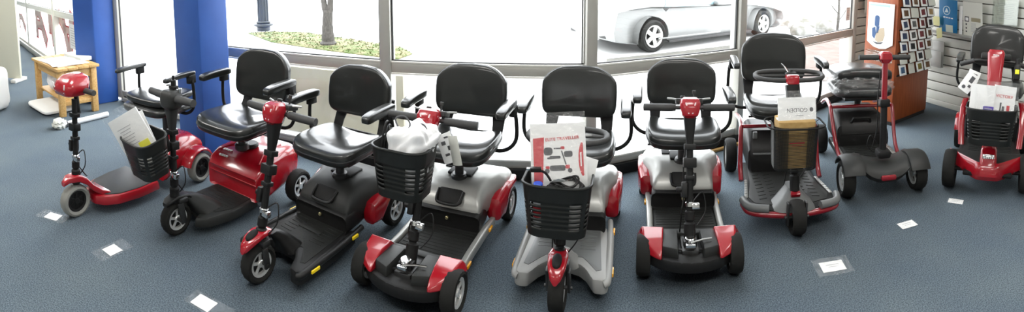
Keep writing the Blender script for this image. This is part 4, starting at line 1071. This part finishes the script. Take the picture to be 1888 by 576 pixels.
b = MB(Mpost @ T(0, 0, .0045)); b.prism([(-.05, .93), (.0, .99), (.05, 1.0), (.06, .92), (.04, .86), (-.02, .84), (-.06, .86)], 0, .001); b.build('cushion_picture', mat('picture_cream', (.42, .34, .24), .6), t)
b = MB(Mpost @ T(0, 0, .0045)); b.prism([(-.09, .845), (-.02, .838), (.05, .852), (.02, .828), (-.04, .82)], 0, .001); b.build('shadow_picture', inkgrey, t)
t = thing('literature_pocket', 'clear plastic pocket below the poster on the cherry stand', 'pocket', (3.50, 3.44, 0), cA - PI/2)
b = MB(); b.box((-.195, -.02, .70), (.33, .03, .11), .004); b.build('pocket', clearm, t)

# ------------------------------------------------------------------ literature on the slatted wall
def wall_item(name, label, cat, y, z, group=None): return thing(name, label, cat, (4.535, y, z), PI*1.5 , group)
# local frame: x runs along the wall to the right as seen from the room, -y towards the room
FWm = Matrix(((1, 0, 0, 0), (0, 0, -1, 0), (0, 1, 0, 0), (0, 0, 0, 1)))
t = wall_item('display_shelf', 'clear acrylic shelf ledge holding brochures on the slatted wall', 'shelf', 3.50, .895)
b = MB(); b.box((0, -.08, 0), (.70, .14, .008), .002); b.box((0, -.148, .012), (.70, .006, .03), .002); b.build('ledge', mat('acrylic_grey', (.30, .30, .28), .25), t)
t = wall_item('brochure', 'deep blue brochure with white round emblem standing on the acrylic shelf', 'brochure', 3.56, .905)
Mb = T(0, -.07, .19) @ RX(rad(6)) @ FWm
sheet('cover', brochblue, t, Mb, .27, .40, .006)
b = MB(Mb @ T(-.02, .07, .0035)); b.lathe([(.046, 0), (.054, 0), (.054, .0015), (.046, .0015)], 28); b.prism([(-.03, -.022), (0, .03), (.03, -.022)], 0, .0015); b.build('emblem', mat('emblem_pale', (.55, .68, .74), .5), t)
b = MB(Mb @ T(0, 0, .0035))
for k in range(4): b.box((-.055 + .038*k, -.012 - .002*k, 0), (.03, .012, .001))
b.build('cover_print', white, t)
t = wall_item('card', 'pale yellow card clipped at the left of the blue brochure', 'card', 3.73, .965, 'pale cards by the blue brochure')
sheet('paper', yellowtag, t, T(.02, -.10, .06) @ RX(rad(8)) @ FWm, .10, .11, .002)
t = wall_item('card', 'pale yellow card hanging below the shelf edge', 'card', 3.60, .85, 'pale cards by the blue brochure')
sheet('paper', yellowtag, t, T(.0, -.165, .05) @ RX(rad(-12)) @ FWm @ RZ(rad(18)), .08, .12, .002)
t = wall_item('card', 'pale green card in front of the blue brochure foot', 'card', 3.50, .91, 'pale cards by the blue brochure')
sheet('paper', paleg, t, T(.0, -.11, .05) @ RX(rad(10)) @ FWm, .105, .085, .002)
t = wall_item('notice', 'cream printed sheet with small pictures standing right of the blue brochure', 'notice', 3.21, .905)
Mb = T(0, -.06, .19) @ RX(rad(8)) @ FWm
sheet('paper', printm, t, Mb, .27, .40, .003)
marks('print', inkgrey, t, Mb @ T(0, 0, .002), [(-.08, .0, .06, .06), (-.09, -.06, .02, .02), (-.09, -.105, .02, .018), (-.09, -.145, .02, .018), (.06, -.10, .03, .02)])
marks('picture_inset', white, t, Mb @ T(-.08, 0, .003), [(0, 0, .04, .038)])
marks('photo_strip', mat('photo_tan', (.30, .27, .18), .6), t, Mb @ T(.045, .0, .002), [(0, 0, .13, .045)])
marks('small_print', inklight, t, Mb @ T(.01, -.09, .002), [(0, .012*k, .07, .004) for k in range(-4, 5)])
t = wall_item('notice', 'pale sheet in a clear holder at the top right of the slatted wall', 'notice', 2.80, 1.05)
Mb = T(0, -.03, .17) @ FWm; sheet('paper', printm, t, Mb, .30, .26, .003); sheet('holder', clearm, t, Mb @ T(0, 0, .008), .33, .30, .003)
marks('small_print', inklight, t, Mb @ T(0, 0, .002), [(0, .09 - .02*k, .22 - .03*(k % 2), .004) for k in range(9)])
t = wall_item('literature_holder', 'empty clear grey holder hanging low beside the swatch cards', 'holder', 3.74, .47)
b = MB(); b.box((0, -.03, .16), (.24, .01, .30), .01); b.box((0, -.07, .10), (.24, .008, .19), .01); b.box((0, -.05, .005), (.24, .05, .01), .003); b.build('holder', mat('smoky_acrylic', (.36, .36, .34), .25), t)
t = wall_item('clipped_paper', 'torn white paper strip clipped between shelf and notice', 'paper', 3.385, .905)
sheet('paper', white, t, T(0, -.05, .16) @ RX(rad(4)) @ FWm, .05, .34, .002)
t = thing('card', 'white sheet stuck on the far corner slats left of the cherry stand', 'card', (4.27, 4.78, 1.02), math.atan2(.23, .58))
sheet('paper', printm, t, T(0, -.03, .15) @ FWm, .22, .30, .002)

# ------------------------------------------------------------------ left side: bench, rolls, panel, letters
bench = thing('work_table', 'low pine work table under white papers by the left blue pillar', 'table', (-4.72, 3.52, 0), math.atan2(-.28, .93))
b = MB()
for k in range(4): b.box((0, -.195 + .13*k, .535), (.98, .126, .03), .004)
b.build('tabletop', wood, bench)
for sx in (-1, 1):
    for sy in (-1, 1):
        b = MB(); b.box((sx*.42, sy*.20, .26), (.07, .07, .52), .006); b.build('leg', wood, bench)
b = MB(); b.box((0, .20, .46), (.80, .025, .09), .004); b.box((0, -.20, .46), (.80, .025, .09), .004); b.box((.42, 0, .46), (.025, .36, .09), .004); b.box((-.42, 0, .46), (.025, .36, .09), .004); b.build('apron', wood, bench)
b = MB(); b.box((0, 0, .17), (.84, .38, .022), .004); b.box((.42, 0, .14), (.03, .36, .05), .004); b.box((-.42, 0, .14), (.03, .36, .05), .004); b.build('lower_shelf', wood, bench)
BR = math.atan2(-.28, .93)
def on_bench(name, label, cat, x, y, z, rz=0.):
    p = T(-4.72, 3.52, 0) @ RZ(BR) @ V((x, y, z)); return thing(name, label, cat, p, BR + rz)
t = on_bench('paper_stack', 'large white sheets spread over the pine table', 'papers', .06, -.03, .551)
sheet('paper', white, t, T(0, 0, .004) @ RZ(rad(4)), .62, .40, .006, .004); sheet('paper', white, t, T(.05, -.02, .011) @ RZ(rad(-7)), .55, .36, .003, .006)
t = on_bench('folder', 'white folded binder at the back of the pine table', 'folder', -.05, .20, .551, rad(4))
b = MB(); b.prism([(-.25, -.06), (.25, -.06), (.25, .08), (-.25, .08)], 0, .045, .008); b.build('cover', white, t); b = MB(); b.box((0, -.062, .022), (.44, .004, .026)); b.build('pages', printm, t)
t = on_bench('plastic_bag', 'crumpled pale plastic bag on the lower shelf of the pine table', 'bag', -.12, -.02, .182)
b = MB(); b.squad((0, 0, .11), (.34, .26, .22), .7, .7, 48, 24, lambda p, q: q + V((p.x*.02*math.sin(7*p.z+4*p.y), p.y*.02*math.sin(6*p.x), .012*math.sin(8*p.x+5*p.y)))); b.build('bag_body', whitep, t, angle=80)
t = on_bench('document_pile', 'flat white padded envelope lying on the carpet under the table', 'envelope', .02, -.20, .0, rad(4))
b = MB(); b.squad((0, 0, .035), (.62, .42, .07), .3, .6, 44, 16, lambda p, q: q + V((0, 0, .006*math.sin(6*p.x)*max(0, p.z)))); b.build('envelope', cloth, t)
t = thing('paper_roll', 'white rolled print with torn end lying on the carpet before the table', 'paper roll', (-4.02, 3.18, 0), math.atan2(.64, .02) + rad(-8))
b = MB(); b.cyl((.03, 0, .03), .028, .62, 'X', 20, .003); b.build('roll', white, t)
b = MB(); b.squad((-.26, 0, .05), (.13, .12, .10), .7, .8, 30, 14, lambda p, q: q + V((.012*math.sin(9*p.y), .012*math.sin(8*p.z), .008*math.sin(9*p.x)))); b.build('crumpled_end', printm, t)
b = MB(); b.lathe([(.029, -.012), (.034, -.012), (.034, .012), (.029, .012)], 20, T(-.18, 0, .03) @ RY(PI/2)); b.build('band', inkgrey, t)
t = thing('partition_panel', 'tall cream panel standing at the left edge of the picture', 'panel', (-6.33, 3.90, 0), math.atan2(.35, .94))
b = MB(); b.box((-.62, 0, 1.25), (1.24, .05, 2.42), .008); b.build('panel', cream, t); b = MB(); b.box((-.05, 0, .025), (.10, .30, .05), .008); b.box((-1.15, 0, .025), (.10, .30, .05), .008); b.build('foot', alumw, t)
t = thing('covered_box', 'box draped in white cloth at the far left edge', 'covered box', (-5.32, 2.70, 0), rad(25))
b = MB(); b.squad((0, 0, .26), (.52, .5, .52), .25, .3, 56, 24, lambda p, q: V((q.x*(1 + .06*max(0, -p.z)) + .012*math.sin(14*p.y)*max(0, .4-p.z), q.y*(1 + .06*max(0, -p.z)) + .012*math.sin(13*p.x)*max(0, .4-p.z), q.z))); b.build('cloth_cover', cloth, t, angle=80)
# lettering seen through the storefront glass: each letter its own thing
Mw, Lw = along((-13.4, 7.75), (-4.75, 4.03)); wrot = math.atan2(4.03 - 7.75, -4.75 + 13.4)
def letter(s_, z0, strokes, label, sc=1.):
    p = Mw @ V((s_, .03, 0)); t = thing('window_letter', label, 'letter', (p.x, p.y, z0), wrot, 'red letters on the storefront glass')
    b = MB(FWm)
    e = MB(FWm @ T(0, 0, -.002))
    for (x0, y0, x1, y1, wd) in strokes:
        d = V((x1 - x0, y1 - y0)); L = d.length; a = math.atan2(d.y, d.x)
        b.box(((x0+x1)/2*sc, (y0+y1)/2*sc, 0), (L*sc + wd*sc, wd*sc, .004), 0, rot=RZ(a)); e.box(((x0+x1)/2*sc, (y0+y1)/2*sc, 0), (L*sc + wd*sc*1.5, wd*sc*1.5, .003), 0, rot=RZ(a))
    b.build('letter_face', letteredge, t); e.build('letter_outline', letterm, t)
letter(3.6, .38, [(-.40, .22, -.40, .02, .10), (-.40, .24, .0, .24, .10), (.02, .22, .36, .02, .14)], 'red window letter with a hooked foot, leftmost beside the cream panel')
letter(5.75, .38, [(-.25, .52, -.25, .06, .16), (-.20, .50, .15, .46, .16), (.10, .44, .30, .30, .14), (-.18, .24, .30, .24, .14), (.32, .22, .55, .02, .20)], 'red window letter with rounded bowl and leg, second from the cream panel')
letter(6.85, .40, [(-.12, .50, -.12, .22, .12), (.0, .45, .12, .04, .14)], 'thin red window letter with slanted stem, third from the cream panel')
letter(7.95, .38, [(-.36, .50, -.12, .36, .16), (-.12, .40, .08, .04, .16), (.36, .52, .20, .06, .18), (.0, .34, .30, .34, .10)], 'red window letter with crossed slanted stems, nearest the left blue pillar')
t = thing('window_notice', 'white paper notice stuck on the storefront glass beside the blue pillar', 'notice', tuple(Mw @ V((8.70, -.06, .70))), wrot)
sheet('paper', white, t, FWm, .38, .36, .003); marks('print', inklight, t, FWm @ T(0, 0, .002), [(0, .12 - .035*k, .24, .008) for k in range(8)])
t = thing('window_notice', 'small white notice stuck on the right window pane near the corner', 'notice', tuple(along(W[3], W[4])[0] @ V((2.02, -.03, 1.03))), math.atan2(W[4][1]-W[3][1], W[4][0]-W[3][0]))
sheet('paper', white, t, FWm, .10, .16, .002); marks('print', inklight, t, FWm @ T(0, 0, .002), [(0, .04 - .02*k, .06, .005) for k in range(5)])

# ------------------------------------------------------------------ outside
GZ = -.10
b = MB(); b.box((0, 40, GZ - .3), (160, 84, .6)); o = b.build('ground_outside', concrete); o['kind'] = 'structure'
Mp_, Lp = along((-7.2, 10.55), (-1.2, 7.85))
g = [(-6.10, 10.05), (-4.93, 9.05), (-3.4, 8.42), (-1.9, 7.88), (-1.75, 8.35), (-2.1, 8.95), (-3.3, 9.65), (-4.8, 10.45), (-5.6, 10.4)]
b = MB(); b.prism(g, GZ, GZ + .025, .01); o = b.build('grass_patch', grassm); o['kind'] = 'stuff'; tag(o, 'strip of dry green grass round the street tree', 'grass')
bl = MB()
for k in range(2600):
    x = random.uniform(-6, -1.8); y = random.uniform(7.9, 10.4)
    inside = False; j = len(g) - 1
    for i in range(len(g)):
        if (g[i][1] > y) != (g[j][1] > y) and x < (g[j][0]-g[i][0])*(y-g[i][1])/(g[j][1]-g[i][1]) + g[i][0]: inside = not inside
        j = i
    if not inside: continue
    a = random.uniform(0, 2*PI); h = random.uniform(.015, .04)
    bl.f([bl.v((x - .02*math.cos(a), y - .02*math.sin(a), GZ + .02)), bl.v((x + .02*math.cos(a), y + .02*math.sin(a), GZ + .02)), bl.v((x + random.uniform(-.03, .03), y + random.uniform(-.03, .03), GZ + .02 + h))])
o2 = bl.build('grass_blades', grassm, o); o2['kind'] = 'stuff'
tr = thing('street_tree', 'street tree with forked grey trunk standing in the grass strip', 'tree', (-3.60, 9.0, GZ + .02), 0)
b = MB()
b.tube([(0, 0, -.03), (0, 0, .12), (-.005, 0, .35), (.01, 0, .58), (.02, 0, .70)], [.17, .13, .115, .105, .10, .10], 14, smooth=4)
b.tube([(.0, 0, .62), (-.06, 0, .80), (-.12, .02, 1.2), (-.25, .05, 2.2), (-.4, .1, 3.2)], [.075, .06, .055, .045, .03], 10, smooth=4)
b.tube([(.03, 0, .62), (.07, 0, .80), (.10, -.02, 1.2), (.22, -.1, 2.3), (.45, -.1, 3.4)], [.075, .06, .055, .045, .03], 10, smooth=4)
b.build('trunk', barkm, tr)
b = MB()
for k in range(14):
    a = random.uniform(0, 2*PI); s0 = V((-.25 if k % 2 else .22, 0, 2.2 + .08*k)); e0 = s0 + V((math.cos(a)*.9, math.sin(a)*.9, .9))
    b.tube([s0, (s0+e0)/2 + V((0, 0, .1)), e0], [.025, .018, .01], 6, smooth=3)
b.build('branch', barkm, tr)
lp = thing('lamp_post', 'dark street lamp post on a round base left of the tree', 'lamp post', (-5.97, 10.6, GZ), 0)
b = MB(); b.cyl((0, 0, .06), .17, .12, 'Z', 24, .02); b.cyl((0, 0, .155), .25, .06, 'Z', 24, .02); b.cyl((0, 0, .22), .18, .06, 'Z', 24, .02); b.build('base', lampm, lp)
b = MB(); b.cyl((0, 0, 2.2), .128, 4.0, 'Z', 12, 0, .10)
for k in range(12): b.cyl((.125*math.cos(k*PI/6), .125*math.sin(k*PI/6), 2.2), .014, 3.95, 'Z', 6)
b.build('pole', lampm, lp)
b = MB(); b.squad((0, 0, 4.4), (.35, .35, .5), 1, .8, 24, 14); b.build('lantern', mat('lantern_glass', (.7, .7, .65), .3), lp)

b = MB(); M, L = along((-2.75, 4.45), (-.95, 4.22)); b.M = M; b.box((L/2, 0, GZ + .33), (L, .14, .66), .01); o = b.build('garden_wall', ramp_mat('cream_render', (.40, .38, .29), (.46, .44, .36), 4, rough=.9)); tag(o, 'low cream wall just outside the left window', 'wall')
b = MB(); b.prism([(1.576, 7.93), (4.346, 8.805), (4.057, 8.211), (1.466, 7.368)], GZ, GZ + .015); struct(b.build('ground_kerb', ramp_mat('kerb_stone', (.085, .083, .072), (.115, .11, .095), 6, rough=.9)))
b = MB(); b.prism([(5.514, 8.219), (7.145, 8.884), (4.512, 5.555), (3.929, 5.813)], GZ, GZ + .012); struct(b.build('ground_paving', ramp_mat('red_paving', (.11, .075, .062), (.15, .12, .105), 5, rough=.9)))
# silver coupe
car = thing('silver_car', 'silver two-door coupe parked on the street beyond the window', 'car', (2.20, 9.20, GZ), math.atan2(1.38, 3.12))
WB, RW = 3.30, .30
def profile():
    pts = [(-.86, .26), (-.90, .42), (-.86, .60), (-.78, .76), (-.5, .80)]
    pts += [(0., .83), (.7, .80), (1.6, .78), (2.3, .78), (3.0, .74), (3.7, .64), (4.05, .54), (4.12, .40), (4.05, .24)]
    lo = []
    R_ = RW + .055
    for cx in (WB, 0):
        lo += [(cx + R_*math.cos(rad(a)), max(.17, RW + R_*math.sin(rad(a)))) for a in range(-24, 205, 12)]
    # walk the underside from nose to tail
    under = [(3.9, .17)] + [p for p in lo[:len(lo)//2]] + [(WB - R_ - .1, .16), (R_ + .1, .16)] + [p for p in lo[len(lo)//2:]] + [(-R_ - .1, .19)]
    return pts + under
pr = profile()
b = MB(); rings = []
for yv, k, dz in ((-.80, .985, 0), (-.86, 1, 0), (-.86, 1, 0), (.86, 1, 0), (.86, 1, 0), (.80, .985, 0)):
    pass
def ring_at(y, s_): return [(1.6 + (x - 1.6)*s_, y * (1 - .10*max(0, z - .55)/.28 - .06*max(0, .30 - z)/.15), z) for x, z in pr]
b.loft([ring_at(-.70, .97), ring_at(-.82, .99), ring_at(-.86, 1.), ring_at(-.3, 1.012), ring_at(.3, 1.012), ring_at(.86, 1.), ring_at(.82, .99), ring_at(.70, .97)])
b.build('body', carm, car, angle=50)
b = MB(); cab = [(-.55, .78), (.15, 1.13), (.8, 1.24), (1.4, 1.20), (2.35, .76)]
b.loft([[(x, y*(1 - .28*(z - .76)/.48), z) for x, z in cab] for y in (-.74, -.72, .72, .74)]); b.build('roof', carm, car, angle=50)
for sg in (-1, 1):
    b = MB(); b.loft([[(x, sg*((.744 + o_)*(1 - .28*(z - .76)/.48)), z) for x, z in ((.36, .80), (.50, 1.05), (.85, 1.16), (1.3, 1.14), (1.95, .81))] for o_ in (0, .008)]); b.build('side_window', carglass, car)
    b = MB(); b.box((.95, sg*.866, .245), (1.7, .02, .03), .008); b.build('sill_strip', carm, car)
    b = MB(); b.box((1.65, sg*.79, .165), (2.5, .10, .05), .01); b.build('rocker_panel', cardark, car)
    b = MB(); b.box((1.78, sg*.80, .84), (.16, .14, .09), .03); b.build('wing_mirror', carm, car)
    b = MB(); b.box((-.82, sg*.62, .60), (.06, .20, .09), .02); b.build('tail_lamp', mat('tail_lamp_red', (.5, .05, .03), .3), car)
    b = MB(); b.prism([(.28, .74), (.36, .80), (.20, .81)], -.006, .006, M=T(0, sg*.852, 0) @ Matrix(((1, 0, 0, 0), (0, 0, 1, 0), (0, 1, 0, 0), (0, 0, 0, 1)))); b.build('quarter_window', cardark, car)
    for cx in (0, WB):
        MW = T(cx, sg*.76, RW)
        q = MB(MW); q.lathe([(.20, -.10), (.26, -.11), (.295, -.09), (.30, 0), (.295, .09), (.26, .11), (.20, .10)], 36, axis='Y'); ty = q.build('wheel', rubber, car)
        q = MB(MW); q.lathe([(.175, -.09), (.205, -.11), (.205, .11), (.175, .09)], 32, axis='Y'); q.cyl((0, sg*.07, 0), .05, .05, 'Y', 16, .006)
        for k in range(5):
            q.box((0, sg*.075, 0), (.075, .03, .16), .008, rot=RY(2*PI*k/5 + .3) @ T(0, 0, .10))
        q.build('rim', rimm, ty)
        q = MB(MW); q.cyl((0, 0, 0), .18, .04, 'Y', 24); q.build('brake_disc', cardark, ty)
b = MB(); b.box((-.87, 0, .33), (.05, 1.2, .10), .02); b.build('rear_bumper', cardark, car)
# rocks and melting heap beyond the right pane
b = MB()
def heap(p, q): return q + V((0, 0, .10*math.sin(5*p.x+2)*math.cos(4*p.y)*max(0, p.z) + .05*math.sin(13*p.x)*math.sin(11*p.y)*max(0, p.z)))
b.squad((8.9, 12.6, GZ), (4.8, 4.2, .9), .9, 1., 60, 24, heap); o = b.build('rock_bank', rockm); o['kind'] = 'stuff'; tag(o, 'low bank of snowy rubble beyond the right window', 'rubble')
for k, (x, y, r_, lab) in enumerate(((6.62, 9.75, .28, 'grey boulder at the near left of the rubble bank'), (7.55, 10.0, .34, 'grey boulder at the near right of the rubble bank'), (7.05, 10.6, .22, 'small grey boulder behind the two near boulders'))):
    b = MB(); b.squad((0, 0, r_*.35), (r_*2, r_*1.6, r_*1.1), .8, .8, 24, 14, lambda p, q: q*(1 + .12*math.sin(5*p.x+k)*math.cos(6*p.y+2*k))); o = b.build('boulder', rockm, None, (x, y, GZ), k*.8); tag(o, lab, 'boulder', 'boulders outside the right window')
t = thing('bare_shrub', 'thin bare sapling outside the right window near the notice', 'shrub', (7.75, 9.75, GZ), 0)
b = MB(); b.tube([(0, 0, 0), (.02, 0, .6), (-.02, .02, 1.4), (.05, 0, 2.2)], [.035, .028, .02, .012], 8, smooth=4)
for k in range(8): a = k*2.1; b.tube([(0, 0, .3+.2*k), (.2*math.cos(a), .2*math.sin(a), .5+.2*k), (.35*math.cos(a), .35*math.sin(a), .8+.2*k)], [.012, .009, .006], 6, smooth=3)
b.build('stem', barkm, t)

# ------------------------------------------------------------------ light, sky, camera
w = bpy.data.worlds.new('overcast'); SC.world = w; w.use_nodes = True
bg = w.node_tree.nodes['Background']; bg.inputs['Color'].default_value = (.93, .97, 1, 1); bg.inputs['Strength'].default_value = 9.0
def ceiling_lamp(x, y, pw, sx=1.2, sy=.6, rz=0.):
    l = bpy.data.lights.new('ceiling_light', 'AREA'); l.shape = 'RECTANGLE'; l.size = sx; l.size_y = sy; l.energy = pw; l.color = (1, .97, .92)
    o = bpy.data.objects.new('ceiling_light', l); COL.objects.link(o); o.location = (x, y, 2.78); o.rotation_euler = (0, 0, rz)
for x, y in ((-8, 2.6), (-5.2, 1.6), (-5.2, -2), (-2.4, 1.3), (-2.4, -2), (0.3, .6), (.3, -2.4), (2.6, 1.0), (2.6, -2)):
    ceiling_lamp(x, y, 52 if x < -2 else 38)
cd = bpy.data.cameras.new('camera'); co = bpy.data.objects.new('camera', cd); COL.objects.link(co)
cd.type = 'PANO'; cd.panorama_type = 'CENTRAL_CYLINDRICAL'
F = 900.
cd.central_cylindrical_range_u_min = -944 / F; cd.central_cylindrical_range_u_max = 944 / F
cd.central_cylindrical_range_v_min = -576 / F; cd.central_cylindrical_range_v_max = 0.
cd.central_cylindrical_radius = 1.
co.location = (0, 0, 1.6); co.rotation_euler = (rad(85), 0, 0); cd.clip_end = 300
SC.camera = co
SC.view_settings.view_transform = 'Standard'; SC.view_settings.look = 'None'; SC.view_settings.gamma = 1; SC.view_settings.use_curve_mapping = False
SC.view_settings.exposure = -.22
SC.cycles.use_denoising = True
SC.cycles.max_bounces = 10; SC.cycles.transparent_max_bounces = 16; SC.cycles.diffuse_bounces = 5; SC.cycles.sample_clamp_indirect = 6
